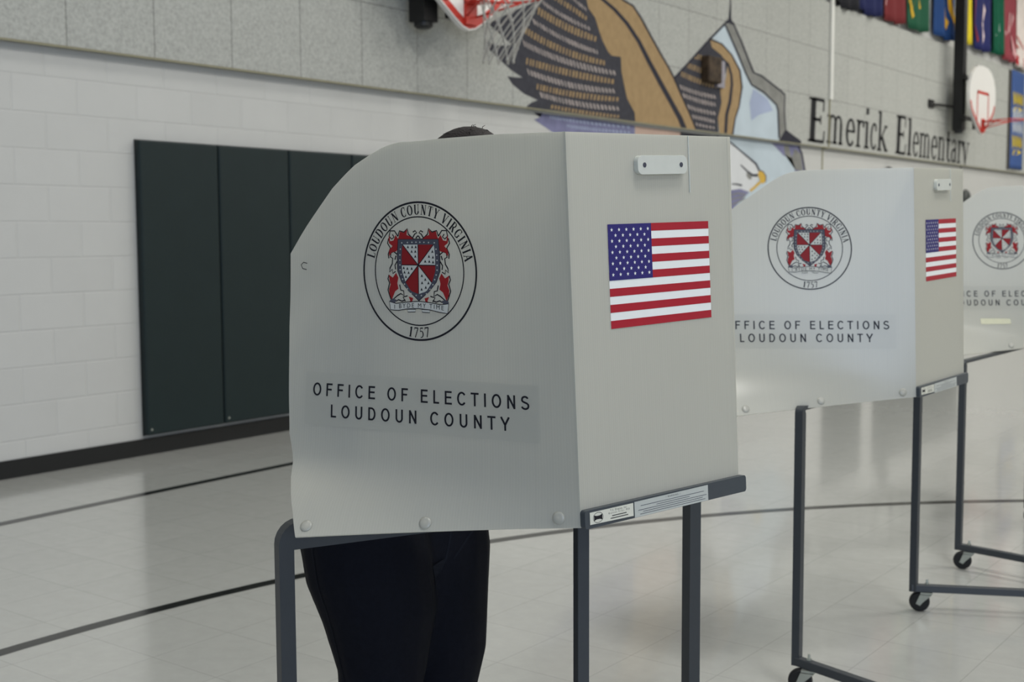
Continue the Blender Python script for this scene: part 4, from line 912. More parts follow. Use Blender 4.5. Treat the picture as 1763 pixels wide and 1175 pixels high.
for y, z, lab in ((17.1, 2.10, 'small dark round alarm bell on the wall above the middle booth'), (20.55, 1.87, 'small dark round bell on the wall at the right edge of the middle booth')):
    t = thing('alarm_bell', lab, 'bell', (0.0, y, z))
    b = MB(); b.lathe((0, y, z), (1, 0, 0), [(0.05, 0), (0.05, 0.03), (0.16, 0.03), (0.16, 0.05), (0.13, 0.085), (0.06, 0.1), (0.0, 0.102)], 24); b.make('gong', mat('dark_bell', srgb(52, 56, 54), 0.5, 0.4, noise=0.1, nscale=12), t, smooth=True)
    b = MB(); b.box((0.02, y, z - 0.17), (0.04, 0.09, 0.1)); b.make('striker_box', M_BASE, t)

# ------------------------------------------------------------------ banners hanging over the panels
def cloth(y0, y1, zt, zb, x, seed, sag=0.05, waves=2.2):
    """a hanging rectangular cloth as a thin wavy solid, plus a function giving its surface"""
    rnd = random.Random(seed); ph = rnd.random() * 6; am = 0.03 + 0.02 * rnd.random()
    X = lambda u, v: x + 0.05 + am * sin(ph + u * 2 * pi * waves) * (0.25 + 0.75 * (1 - v)) + 0.02 * (1 - v)
    Z = lambda u, v: zb + (zt - zb) * v + (1 - v) * sag * (2 * (u - 0.5)) ** 2 * 0.9
    return lambda u, v, d=0.0: (X(u, v) + d, y0 + (y1 - y0) * u, Z(u, v))
def cloth_mesh(S, nu=26, nv=14, th=0.006):
    mb = MB(); 
    for d in (0.0, -th):
        mb.add([S(i / nu, j / nv, d) for j in range(nv + 1) for i in range(nu + 1)], [(j * (nu + 1) + i, j * (nu + 1) + i + 1, (j + 1) * (nu + 1) + i + 1, (j + 1) * (nu + 1) + i) for j in range(nv) for i in range(nu)])
    n = (nu + 1) * (nv + 1)
    edge = [i for i in range(nu + 1)] + [(j + 1) * (nu + 1) - 1 for j in range(1, nv + 1)] + [nv * (nu + 1) + i for i in range(nu - 1, -1, -1)] + [j * (nu + 1) for j in range(nv - 1, 0, -1)]
    for k in range(len(edge)):
        a, c = edge[k], edge[(k + 1) % len(edge)]; mb.f.append((a, c, c + n, a + n)); mb.mi.append(0)
    return mb
def on_cloth(S, shapes, d=0.006):
    mb = MB()
    for vs, fs in shapes: mb.add([S(a, c, d) for a, c in vs], fs)
    return mb
def banner(label, y0, y1, zb, col, emblem=None, ecol=None, edge=None, seed=1, zt=5.9):
    nm = 'cloth_%d_%d_%d' % col
    S = cloth(y0, y1, zt, zb, 0.02, seed)
    t = thing('banner', label, 'banner', (0.0, (y0 + y1) / 2, zb), 'college banners above the panels')
    cloth_mesh(S).make('cloth', mat(nm, srgb(*col), 0.8, 0.15, noise=0.05, nscale=8), t, smooth=True)
    if emblem: on_cloth(S, emblem, 0.007).make('emblem', mat('print_%d_%d_%d' % ecol, srgb(*ecol), 0.8, 0.15, noise=0.04, nscale=8), t)
    if edge: on_cloth(S, edge[0], 0.0075).make('border', mat('print_%d_%d_%d' % edge[1], srgb(*edge[1]), 0.8, 0.15, noise=0.04, nscale=8), t)
    r = MB(); r.tube([(0.07, y0 + 0.005, zt), (0.07, y1 - 0.005, zt)], 0.014, 8); r.make('hanging_rod', M_WHITE, t)
    return t
B_ = lambda pts, w: band(pts, w)
banner('dark charcoal banner, first of the row from the left', 15.01, 15.68, 4.16, (44, 44, 48), seed=1)
banner('plain navy banner, second in the row', 15.72, 16.53, 4.19, (40, 44, 82), [B_([(.3, .25), (.5, .33), (.7, .26)], .04)], (70, 80, 130), seed=2)
banner('maroon banner with a pale mark between navy and green banners', 16.57, 17.43, 4.21, (112, 46, 48), [B_([(.25, .2), (.34, .3), (.45, .22)], .03), B_([(.3, .24), (.26, .12)], .02)], (190, 150, 150), seed=3)
banner('green banner with a gold triangular emblem', 17.47, 18.43, 4.22, (34, 82, 60), [poly([(.3, .16), (.72, .2), (.45, .3)]), B_([(.12, .3), (.3, .16), (.34, .1)], .05), B_([(.14, .2), (.26, .28), (.3, .4)], .03)], (206, 168, 50), seed=4)
banner('royal blue banner with gold leg shapes just left of the black hoop mast', 18.74, 19.72, 4.25, (36, 66, 116), [B_([(.36, .5), (.42, .34), (.52, .18), (.6, .13)], .09), B_([(.6, .5), (.66, .3), (.78, .18), (.86, .12)], .09)], (222, 170, 44), seed=5)
banner('narrow bright yellow banner right of the black hoop mast', 20.06, 20.5, 4.3, (226, 206, 50), seed=6)
banner('navy banner with a white and red running leg', 20.54, 21.5, 4.28, (40, 44, 92), [B_([(.68, .45), (.6, .34), (.44, .26), (.56, .2), (.68, .12)], [.1, .09, .08, .09, .1])], (226, 206, 206), [[B_([(.2, .5), (.16, .24), (.3, .08)], .04)], (150, 54, 54)], seed=7)
banner('dark green banner with a white lizard shape', 21.53, 22.2, 4.32, (22, 84, 62), [B_([(.6, .5), (.5, .38), (.6, .28), (.42, .22), (.66, .17), (.5, .08)], [.2, .22, .16, .14, .14, .08]), B_([(.3, .3), (.72, .24)], .04)], (208, 216, 214), seed=8)
banner('maroon banner with orange edges and pale chevrons', 22.24, 23.03, 4.28, (140, 64, 72), [B_([(.36, .5), (.3, .3), (.6, .1)], .07), B_([(.7, .5), (.5, .34), (.74, .12), (.84, .06)], .07), B_([(.2, .3), (.44, .12)], .04)], (206, 156, 158), [[poly([(0, 0), (.14, 0), (.14, .16), (0, .16)]), poly([(.87, 0), (1, 0), (1, 1), (.87, 1)])], (226, 118, 62)], seed=9)
banner('white banner with a red lower band at the right end of the row', 23.07, 24.0, 4.24, (220, 210, 204), [poly([(0, 0), (1, 0), (1, .1), (0, .1)])], (172, 32, 44), [[B_([(.1, .32), (.3, .2), (.5, .34)], .03), B_([(.08, .22), (.4, .15)], .03), B_([(.16, .14), (.5, .24)], .02)], (186, 110, 104)], seed=10)

# tall blue banner at the right edge
t = thing('vertical_banner', 'tall blue banner with yellow and white script at the right edge', 'banner', (PANEL_X, 23.25, 2.46))
S = lambda u, v, d=0.0: (PANEL_X + 0.03 + 0.012 * sin(u * 5) + d, 22.84 + 0.84 * u, 2.46 + 1.71 * v)
cloth_mesh(S, 12, 20).make('cloth', mat('cloth_blue_banner', srgb(64, 88, 140), 0.8, 0.15, noise=0.04, nscale=8), t, smooth=True)
yl = []; wh = []
for z0, k in ((.66, yl), (.22, yl), (.5, wh), (.37, wh)):
    for q in range(4):
        u0 = .1 + q * .21
        k.append(B_([(u0, z0 + .12), (u0 + .03, z0), (u0 + .12, z0 + .1), (u0 + .15, z0 + .01)], .055))
for z0 in (.6, .16): yl.append(poly([(.12, z0 - .02), (.5, z0 - .012), (.9, z0 + .02), (.6, z0 + .035), (.2, z0 + .03)]))
for part, mm in ((yl[:4] + yl[8:9], 'y'), (yl[4:8] + yl[9:], 'y'), (wh[:4], 'w'), (wh[4:], 'w')):
    o = on_cloth(S, part).make('script_line', mat('print_yellow', srgb(212, 186, 52), 0.8, 0.15, noise=0.03, nscale=8) if mm == 'y' else mat('print_white', srgb(200, 206, 214), 0.8, 0.15, noise=0.03, nscale=8), t)
    o['label'] = 'yellow script line with a swoosh' if mm == 'y' else 'white script line'
b = MB(); b.box((PANEL_X + 0.012, 22.79, 3.3), (0.024, 0.09, 1.72)); b.make('side_rail', mat('dark_rail', srgb(70, 68, 66), 0.6, 0.3, noise=0.05, nscale=8), t)

# ------------------------------------------------------------------ basketball hoops on the wall
def hoop(y, label, bx=0.45, rim_z=3.05, net=True, mast_dy=0.0):
    t = thing('basketball_hoop', label, 'basketball hoop', (0.0, y, rim_z))
    # backboard outline (across, up) relative to the rim height
    half = [(0.0, -0.20), (0.07, -0.185), (0.16, -0.135), (0.46, 0.06), (0.575, 0.15), (0.64, 0.27), (0.665, 0.40), (0.64, 0.55), (0.56, 0.68), (0.42, 0.78), (0.24, 0.835), (0.0, 0.85)]
    out = half + [(-a, c) for a, c in half[-2:0:-1]]
    b = MB(); b.prism([(bx, y + a, rim_z + c) for a, c in out], (-0.045, 0, 0)); b.make('backboard', M_BOARD, t)
    bd = t.children[0]
    # red border and target square, 2 mm paint on the face
    b = MB(); cen = (0.0, 0.3); ins = []
    for a, c in out:
        d = Vector((a - cen[0], c - cen[1])); ins.append((a - d.normalized().x * 0.055, c - d.normalized().y * 0.055))
    n = len(out); wb = 9  # border on the lower edge only
    idx = [i for i in range(n) if out[i][1] < 0.3]
    order = sorted(idx, key=lambda i: out[i][0])
    vs = [(bx + 0.002, y + out[i][0], rim_z + out[i][1] + 0.012) for i in order] + [(bx + 0.002, y + ins[i][0], rim_z + ins[i][1] + 0.012) for i in order]
    m = len(order); b.add(vs, [(k, k + 1, m + k + 1, m + k) for k in range(m - 1)]); b.make('border', M_ORANGE, bd)
    b = MB()
    for a0, a1, c0, c1 in ((-.3, -.255, -.02, .46), (.255, .3, -.02, .46), (-.3, .3, .415, .46)):
        b.add([(bx + 0.002, y + a, rim_z + c) for a, c in ((a0, c0), (a1, c0), (a1, c1), (a0, c1))], [(0, 1, 2, 3)])
    b.make('target_square', M_ORANGE, bd)
    # rim with its bracket
    b = MB(); cx = bx + 0.16 + 0.2286
    b.tube([(cx + 0.2286 * cos(2 * pi * k / 40), y + 0.2286 * sin(2 * pi * k / 40), rim_z) for k in range(40)], 0.009, 8, closed=True)
    for s in (-1, 1):
        b.tube([(bx + 0.02, y + s * 0.05, rim_z - 0.10), (cx - 0.06, y + s * 0.222, rim_z - 0.004)], 0.008, 8)
        b.tube([(bx + 0.02, y + s * 0.05, rim_z), (cx - 0.2, y + s * 0.13, rim_z)], 0.008, 8)
    rm = b.make('rim', M_ORANGE, t, smooth=True)
    b = MB(); b.box((bx + 0.012, y, rim_z - 0.06), (0.024, 0.13, 0.2)); b.box((bx + 0.08, y, rim_z - 0.005), (0.16, 0.13, 0.012)); b.make('rim_plate', M_ORANGE, rm)
    if net:
        b = MB(); rows_ = [(0.228, 0.0), (0.19, 0.09), (0.16, 0.18), (0.135, 0.27), (0.12, 0.35), (0.115, 0.44)]; n = 10
        P = lambda k, j: (cx - 0.12 * rows_[j][1] / 0.44 + rows_[j][0] * cos(2 * pi * (k + (j % 2) / 2) / n) , y + rows_[j][0] * sin(2 * pi * (k + (j % 2) / 2) / n), rim_z - 0.01 - rows_[j][1])
        for k in range(n):
            for j in range(len(rows_) - 1):
                if j % 2 == 0: nb = (k, k - 1)
                else: nb = (k, k + 1)
                for q in nb: b.tube([P(k, j), P(q, j + 1)], 0.0055, 5)
            for j in range(1, len(rows_)): b.ball(P(k, j), 0.012, 6, 4)
        b.make('net', M_NET, t)
    # mast and arms
    mx = bx - 0.19
    b = MB(); b.box((mx, y + mast_dy, rim_z + 1.93), (0.15, 0.15, 4.18)); b.make('mast', M_BLACK, t)
    b = MB(); b.lathe((mx, y + mast_dy, rim_z - 0.16), (0, 0, -1), [(0.07, 0), (0.07, 0.03), (0.05, 0.045)], 20); b.make('end_cap', M_BASE, t)
    b = MB()
    for zz in (0.02, 0.62): b.box(((bx - 0.045 + mx + 0.075) / 2, y + mast_dy / 2, rim_z + zz), (bx - 0.045 - mx - 0.075, 0.3 - mast_dy, 0.05))
    b.box((bx - 0.08, y - 0.13, rim_z + 0.33), (0.05, 0.05, 0.9)); b.box((bx - 0.08, y + 0.13, rim_z + 0.33), (0.05, 0.05, 0.9)); b.make('board_frame', M_BLACK, t)
    for zz in (0.2,):
        b = MB(); b.tube([(mx - 0.07, y + mast_dy, rim_z + zz), (0.06, y + mast_dy - 0.7, rim_z + zz)], 0.022, 8); b.box((0.067, y + mast_dy - 0.7, rim_z + zz), (0.02, 0.22, 0.12))
        b.make('wall_arm', M_BLACK, t)
    return t
hoop(7.3, 'near basketball hoop with a white net cut off by the top edge', mast_dy=-0.3)
hoop(19.95, 'far basketball hoop with white fan-shaped backboard on a black mast', net=False, mast_dy=-0.55)
# ------------------------------------------------------------------ voting booths
OUT1 = [(0.526, -0.043), (0.547, -0.003), (0.583, 0.050), (0.605, 0.120), (0.619, 0.327), (0.622, 0.465), (0.587, 0.512), (0.554, 0.549), (0.514, 0.592), (0.465, 0.630), (0.422, 0.651), (0.388, 0.665), (0.358, 0.671), (0.318, 0.6705), (0.265, 0.673), (0.146, 0.675)]
OUT2 = [(0.566, -0.046), (0.605, 0.060), (0.63, 0.176), (0.645, 0.33), (0.65, 0.43), (0.605, 0.478), (0.566, 0.514), (0.521, 0.553), (0.457, 0.597), (0.393, 0.641), (0.362, 0.655), (0.330, 0.663), (0.29, 0.6645), (0.2, 0.666), (0.1, 0.667)]
def interp(x, xs, ys):
    if x <= xs[0]: return ys[0]
    for i in range(len(xs) - 1):
        if x <= xs[i + 1]: return ys[i] + (ys[i + 1] - ys[i]) * (x - xs[i]) / (xs[i + 1] - xs[i])
    return ys[-1]
def smooth_interp(x, xs, ys):
    n = len(xs); m = []
    for i in range(n):
        a = (ys[i] - ys[i - 1]) / (xs[i] - xs[i - 1]) if i else None; b = (ys[i + 1] - ys[i]) / (xs[i + 1] - xs[i]) if i < n - 1 else None
        m.append(b if a is None else a if b is None else (0 if a * b <= 0 else 2 * a * b / (a + b)))
    if x <= xs[0]: return ys[0] + m[0] * (x - xs[0])
    if x >= xs[-1]: return ys[-1]
    for i in range(n - 1):
        if x <= xs[i + 1]:
            h = xs[i + 1] - xs[i]; t = (x - xs[i]) / h
            return (2 * t ** 3 - 3 * t * t + 1) * ys[i] + (t ** 3 - 2 * t * t + t) * h * m[i] + (3 * t * t - 2 * t ** 3) * ys[i + 1] + (t ** 3 - t * t) * h * m[i + 1]
class Sheet:
    """side sheet of a booth: u runs from the front corner towards the voter, h up; it is folded out at an angle that eases with height"""
    def __init__(s, C, top, angs, sgn, drop=0.0):
        s.C = Vector(C); s.T = Vector(top); s.H = s.T.length; s.angs = angs; s.sgn = sgn; s.drop = drop
    def print_P(s, x, y, y0, off=0.0):
        """artwork position: x along the sheet at height y0, print kept square although the sheet twists"""
        e = 1e-4; p0 = s.P(x, y0); t = (s.P(x + e, y0) - p0) / e
        return s.P(x - (s.P(x, y) - p0 - s.T * ((y - y0) / s.H)).dot(t), y, off)
    def P(s, u, h, off=0.0):
        def raw(u, h):
            v = h / s.H; a = radians(smooth_interp(v, (0, .12, .3, .6, 1), s.angs))
            return s.C + s.T * v + Vector((cos(a), sin(a), 0)) * u - Vector((0, 0, s.drop * u))
        q = raw(u, h)
        if off:
            e = 1e-3; n = (raw(u + e, h) - q).cross(raw(u, h + e) - q).normalized() * s.sgn
            q = q + n * off
        return q
def decal(mb, surf, shapes, mi, off, maxe=0.022):
    """print: flat artwork laid on a gently curved sheet"""
    bm = bmesh.new()
    for vs, fs in shapes:
        bv = [bm.verts.new((a, c, 0)) for a, c in vs]
        for f in fs:
            try: bm.faces.new([bv[i] for i in f])
            except ValueError: pass
    for _ in range(6):
        le = [e for e in bm.edges if e.calc_length() > maxe]
        if not le: break
        bmesh.ops.triangulate(bm, faces=[f for f in bm.faces if len(f.verts) > 3])
        le = [e for e in bm.edges if e.calc_length() > maxe]
        bmesh.ops.subdivide_edges(bm, edges=le, cuts=1)
    bmesh.ops.triangulate(bm, faces=[f for f in bm.faces if len(f.verts) > 4])
    bm.verts.index_update()
    mb.add([surf(v.co.x, v.co.y, off) for v in bm.verts], [tuple(v.index for v in f.verts) for f in bm.faces], mi)
    bm.free()

# the county seal, drawn in a unit circle (x right as read, y up)
def seal_art():
    INK, RED, GRY, WHT = [], [], [], []
    INK.append(band(arc(0, 0, .99, .99, 0, 360, 96)[:-1], .028, True)); INK.append(band(arc(0, 0, .78, .78, 0, 360, 80)[:-1], .018, True))
    def around(txt, a0, a1, r, cap, sx, inside=False):
        adv = [0.34 if c == ' ' else glyph(c)[0] for c in txt]; tot = sum(adv); p = 0
        for c, ad in zip(txt, adv):
            if c != ' ':
                a = radians(a0 + (a1 - a0) * (p + ad / 2) / tot); vs, fs = roman(c, -ad / 2 * sx, 0, sx, cap)
                if not inside: f = lambda q: (r + q[1]) * cos(a) + q[0] * sin(a), 
                res = []
                for x, y in vs:
                    if inside:   # upright at the bottom: top of the letter points to the centre
                        rr = r - y; res.append((rr * cos(a) - x * sin(a), rr * sin(a) + x * cos(a)))
                    else:
                        rr = r + y; res.append((rr * cos(a) + x * sin(a), rr * sin(a) - x * cos(a)))
                INK.append((res, fs))
            p += ad
    around('LOUDOUN COUNTY VIRGINIA', 168, 9, .812, .145, .122)
    around('1757', 258, 282, .957, .145, .128, True)
    # shield: slate border, eight triangles about the centre
    def shield(k):
        return [(-.355 + k, .455 - k), (.355 - k, .455 - k), (.372 - k, .2), (.368 - k, 0), (.30 - k * .9, -.16), (.18 - k * .6, -.29), (0, -.42 + k * 1.2), (-.18 + k * .6, -.29), (-.30 + k * .9, -.16), (-.368 + k, 0), (-.372 + k, .2)]
    INK.append(poly(shield(-.012))); GRY.append(poly(shield(0)))
    inner = shield(.075); c0 = (0, .085)
    def edge_hit(a):
        d = Vector((cos(a), sin(a))); best = None
        for i in range(len(inner)):
            p, q = Vector(inner[i]), Vector(inner[(i + 1) % len(inner)]); e = q - p; den = d.x * e.y - d.y * e.x
            if abs(den) < 1e-9: continue
            w = p - Vector(c0); tt = (w.x * e.y - w.y * e.x) / den; uu = (w.x * d.y - w.y * d.x) / den
            if tt > 0 and -1e-6 <= uu <= 1 + 1e-6 and (best is None or tt < best[0]): best = (tt, i, uu)
        return (c0[0] + d.x * best[0], c0[1] + d.y * best[0])
    cuts = [90, 47, 0, -47, -90, -133, 180, 133]
    spots = []
    for k in range(8):
        a0, a1 = cuts[k], cuts[(k + 1) % 8]
        if a1 > a0: a1 -= 360
        pts = [c0] + [edge_hit(radians(a0 + (a1 - a0) * j / 8)) for j in range(9)]
        (RED if k % 2 == 0 else WHT).append(poly(pts))
        if k % 2:
            for f, g in ((.42, .5), (.66, .3), (.66, .68), (.88, .2), (.88, .5), (.88, .8)):
                am = radians(a0 + (a1 - a0) * g); q = edge_hit(am); spots.append((c0[0] + (q[0] - c0[0]) * f, c0[1] + (q[1] - c0[1]) * f))
        q = edge_hit(radians(a0)); INK2.append(band([c0, q], .012))
    for x, y in spots:
        INK2.append(poly([(x, y + .026), (x + .012, y), (x + .02, y - .022), (x, y - .012), (x - .02, y - .022), (x - .012, y)]))
    for i in range(30):  # pale chips in the border
        a = 2 * pi * i / 30; q = edge_hit(a); d = Vector((q[0] - c0[0], q[1] - c0[1])); k = (d.length + .034) / d.length
        x, y = c0[0] + d.x * k, c0[1] + d.y * k
        WHT2.append(poly([(x - .012, y), (x, y + .014), (x + .014, y), (x, y - .012)]))
    # mantling: scrolls either side, mirrored
    for s in (-1, 1):
        mx = lambda L: [(s * a, c) for a, c in L]
        RED.append(poly(mx([(.08, .46), (.14, .50), (.2, .52), (.19, .60), (.25, .55), (.32, .57), (.34, .50), (.36, .46)])))
        RED.append(poly(mx([(.36, .47), (.40, .52), (.44, .44), (.50, .43), (.51, .52), (.53, .47), (.52, .40), (.46, .36), (.52, .30), (.525, .21), (.47, .27), (.395, .28), (.375, .3)])))
        RED.append(poly(mx([(.40, -.03), (.46, -.10), (.53, -.06), (.52, -.14), (.50, -.20), (.53, -.27), (.52, -.34), (.48, -.42), (.45, -.36), (.42, -.30), (.36, -.26), (.38, -.18), (.36, -.10)])))
        RED.append(poly(mx([(.10, -.39), (.18, -.37), (.15, -.43), (.19, -.46), (.12, -.455)])))
        for L in ([(.36, .50), (.42, .58), (.50, .58), (.52, .50), (.47, .46), (.43, .49), (.46, .53)],
                  [(.10, .47), (.06, .53), (.02, .55), (.05, .58), (.09, .56)], [(.0, .51), (.04, .47)],
                  [(.38, .24), (.44, .28), (.49, .26), (.50, .20), (.46, .18), (.47, .10), (.51, .04), (.52, -.02), (.47, .02), (.46, -.04), (.41, -.01)],
                  [(.38, .14), (.42, .08), (.41, .02)], [(.40, .22), (.42, .16)],
                  [(.34, -.20), (.32, -.28), (.27, -.29), (.26, -.36), (.32, -.33), (.38, -.36), (.46, -.42), (.40, -.44), (.36, -.42), (.30, -.44), (.24, -.42)],
                  [(.20, -.36), (.28, -.38), (.24, -.44)], [(.53, .47), (.55, .40), (.50, .33), (.54, .24), (.53, .18)],
                  [(.53, -.06), (.55, -.12), (.52, -.18), (.55, -.28), (.52, -.36), (.49, -.43)], [(.36, .50), (.33, .58), (.25, .56), (.19, .61), (.17, .53), (.08, .46)]):
            INK.append(band(mx(L), .019))
        GRY.append(poly(mx([(.40, -.42), (.48, -.40), (.52, -.44), (.50, -.48), (.42, -.47)])))
    # ribbon with the motto
    top = [(-.52, -.45), (-.40, -.475), (-.2, -.45), (0, -.435), (.2, -.45), (.38, -.475), (.52, -.46)]
    bot = [(.50, -.60), (.36, -.585), (.2, -.555), (0, -.54), (-.2, -.55), (-.36, -.575), (-.50, -.57)]
    WHT.append(poly(top + bot)); INK2.append(band(top + bot, .012, True))
    for s in (-1, 1): WHT2.append(poly([(s * .05, -.55), (s * .2, -.555), (s * .19, -.595), (s * .06, -.59)])); INK2.append(band([(s * .05, -.55), (s * .2, -.555), (s * .19, -.595), (s * .06, -.59)], .01, True))
    vs, fs = fit_text('I BYDE MY TIME', -.43, .43, 0, .062)
    INK2.append(([(x, y - .525 - .16 * x * x) for x, y in vs], fs))
    return INK, RED, GRY, WHT
INK2, WHT2 = [], []
SEAL = seal_art()
def star(cx, cy, r):
    return poly([(cx + (r if k % 2 == 0 else r * .39) * sin(pi * k / 5), cy + (r if k % 2 == 0 else r * .39) * cos(pi * k / 5)) for k in range(10)])

def caster(parent, x, y, ang, top):
    """small swivel caster, trailing in direction ang"""
    c = Vector((x, y, 0)); d = Vector((cos(ang), sin(ang), 0)); s = Vector((-sin(ang), cos(ang), 0))
    hub = c + d * 0.024 + Vector((0, 0, 0.0355))
    b = MB(); b.box(c + Vector((0, 0, top - 0.004)), (0.04, 0.036, 0.006), ang)
    b.lathe(c + Vector((0, 0, top - 0.003)), (0, 0, -1), [(0.014, 0), (0.014, 0.008), (0.009, 0.01)], 14)
    for k in (-1, 1):
        o = s * (k * 0.0165)
        b.prism([c - d * .016 + o + Vector((0, 0, top - .009)), c + d * .022 + o + Vector((0, 0, top - .009)), hub + d * .011 + o - Vector((0, 0, .006)), hub - d * .003 + o - Vector((0, 0, .012)), hub - d * .012 + o], s * (k * 0.0025))
    b.box(c + d * 0.003 + Vector((0, 0, top - 0.0105)), (0.038, 0.036, 0.003), ang)
    b.tube([hub - s * 0.021, hub + s * 0.021], 0.004, 8)
    b.tube([c + Vector((0, 0, top - 0.004)), c + Vector((0, 0, top + 0.044))], 0.004, 8)
    b.lathe(c + Vector((0, 0, top + 0.026)), (0, 0, 1), [(0.008, 0), (0.008, 0.006)], 6)
    cs = b.make('caster', M_ZINC, parent)
    w = MB(); w.lathe(hub - s * 0.0125, s, [(0.012, 0), (0.030, 0.0), (0.0345, 0.003), (0.0355, 0.0125), (0.0345, 0.022), (0.030, 0.025), (0.012, 0.025)], 28)
    w.make('wheel', M_RUBBER, cs, smooth=False)

def booth(label, C, exang, lean, near, far, drop, out, seal, lines, legs, FL, top_dw, tape=None, mark=False, legw=0.022, post=None, casters=True, flip=0):
    C = Vector(C); ex = Vector((cos(radians(exang)), sin(radians(exang)), 0)); lean = Vector(lean)
    base = (C.x - 0.25 * ex.y, C.y + 0.22, 0.0)
    t = thing('voting_booth', label, 'voting booth', base, 'voting booths')
    WD = 0.447; n = ex.cross(Vector((0, 0, 1))).normalized()           # n points out of the flag side
    TH = 0.004
    F = lambda w, h, off=0.0: C + ex * w + lean * (h / lean.length) + n * off
    # front sheet
    b = MB(); k = len(FL); NW = 8
    pts = [(0, 0)] + [(WD * i / NW, 0.0) for i in range(1, NW + 1)] + [(WD + top_dw, lean.length + 0.014)] + [((WD + top_dw) * i / NW, lean.length + 0.014 * i / NW) for i in range(NW - 1, -1, -1)]
    vs, fs = poly(pts); m_ = len(pts)
    b.add([F(a, c) for a, c in vs] + [F(a, c, -TH) for a, c in vs], fs + [tuple(m_ + i for i in reversed(f)) for f in fs] + [(i, (i + 1) % m_, m_ + (i + 1) % m_, m_ + i) for i in range(m_)])
    for i, (a, c) in enumerate(vs): b.uv[i] = (a, c); b.uv[m_ + i] = (a, c)
    front = b.make('front_sheet', M_SHEET, t)
    # the side sheets
    NS = Sheet(C, lean, near, -1.0, drop); R = C + ex * WD
    FS = Sheet(R, lean + Vector((0, 0, 0.012)), far, 1.0, drop)
    for S, lab in ((NS, None), (FS, None)):
        o_ = out; b = MB(); NC, NR = 30, 40
        # bottom edge runs straight from the corner, the rim follows the outline
        NL = 6 if len(out) == 16 else 5; left = o_[:NL]; rim = [(0.0, S.H)] + [(a, c * S.H / NS.H) for a, c in o_[:NL - 2:-1]]
        ln = [0]
        for i in range(1, len(rim)): ln.append(ln[-1] + (Vector(rim[i]) - Vector(rim[i - 1])).length)
        lz = [c for a, c in left]
        cols = []
        for i in range(NC + 1):
            s = i / NC; bu = (left[0][0] * s, left[0][1] * s)
            d = ln[-1] * s; tu = (interp(d, ln, [q[0] for q in rim]), interp(d, ln, [q[1] for q in rim]))
            col_ = []
            for j in range(NR + 1):
                v = j / NR; q = (bu[0] + (tu[0] - bu[0]) * v, bu[1] + (tu[1] - bu[1]) * v)
                # ease the free edge to the measured outline
                eu = interp(left[0][1] + (left[-1][1] - left[0][1]) * v, lz, [a for a, c in left]) - (left[0][0] + (left[-1][0] - left[0][0]) * v)
                col_.append((q[0] + eu * s * s, q[1]))
            cols.append(col_)
        vv = [q for c_ in cols for q in c_]; N_ = len(vv); st_ = NR + 1
        f_ = [(i * st_ + j, (i + 1) * st_ + j, (i + 1) * st_ + j + 1, i * st_ + j + 1) for i in range(NC) for j in range(NR)]
        ed = [j for j in range(st_)] + [(i * st_ + NR) for i in range(1, NC + 1)] + [NC * st_ + j for j in range(NR - 1, -1, -1)] + [i * st_ for i in range(NC - 1, 0, -1)]
        b.add([S.P(a, c) for a, c in vv] + [S.P(a, c, -TH) for a, c in vv], f_ + [tuple(N_ + i for i in reversed(f)) for f in f_] + [(ed[i], ed[(i + 1) % len(ed)], N_ + ed[(i + 1) % len(ed)], N_ + ed[i]) for i in range(len(ed))])
        for i, (a, c) in enumerate(vv): b.uv[i] = (a, c); b.uv[N_ + i] = (a, c)
        so = b.make('side_sheet', M_SHEET, t, smooth=True); es = so.modifiers.new('crisp_edge', 'EDGE_SPLIT'); es.split_angle = radians(40)
        for r_u, r_h in ((0.039, 0.0142), (0.284, -0.0095 if post else -.007), (0.51, -0.026 if post else -.026)):
            q = S.P(r_u, r_h, 0.0005); q2 = S.P(r_u, r_h, 0.01)
            m = MB(); m.lathe(q, q2 - q, [(0.0115, 0), (0.011, 0.0012), (0.007, 0.0024), (0.0, 0.0028)], 18); m.make('snap_rivet', M_CLEAR, so, smooth=True)
        if S is NS: nso = so
    # print on the near side sheet; x of the artwork runs from left (voter side) to right (corner)
    u0, h0, r0 = seal; su, sh, sr = u0, h0, r0
    surf = lambda x, y, off: NS.print_P(su - x * sr, sh + y * sr, sh, off)
    b = MB(); INK, RED, GRY, WHT = SEAL; mx = 0.02 / sr
    for shp, mi, off in ((INK, 0, .0006), (RED, 1, .0009), (GRY, 2, .0008), (WHT, 3, .0010), (INK2, 0, .0014), (WHT2, 3, .0012)): decal(b, surf, shp, mi, off, mx)
    b.make('county_seal', [M_INK, M_RED, M_GREY, M_SEALW], nso, fix=False)
    b = MB(); flat = lambda x, y, off: NS.print_P(-x, y, lines[1][2] + .02, off)
    (xa, xb, ya), (xc, xd, yc), cap = lines
    decal(b, flat, [poly([(-xa - .018, ya + cap + .020), (-xb + .020, ya + cap + .019), (-xb + .020, yc - .018), (-xa - .018, yc - .016)])], 1, .0004)
    decal(b, flat, sans_line('OFFICE OF ELECTIONS', -xa, -xb, ya, cap) + sans_line('LOUDOUN COUNTY', -xc, -xd, yc, cap), 0, .0009)
    b.make('office_lettering', [M_INK, M_CLEAR], nso, fix=False)
    if mark:
        b = MB(); flat2 = lambda x, y, off: NS.P(-x, y, off); decal(b, flat2, [band([(-.5785, .4465), (-.588, .4485), (-.594, .4435), (-.590, .4365), (-.580, .4345)], .0016)], 0, .0008); b.make('pen_mark', M_INK, nso, fix=False)
    if tape:
        b = MB(); decal(b, flat, [poly([(-tape[0], tape[2] + .012), (-tape[1], tape[2] + .011), (-tape[1] + .004, tape[2] - .011), (-tape[0] + .002, tape[2] - .012)])], 0, .001); b.make('tape_strip', M_TAPE, nso, fix=False)
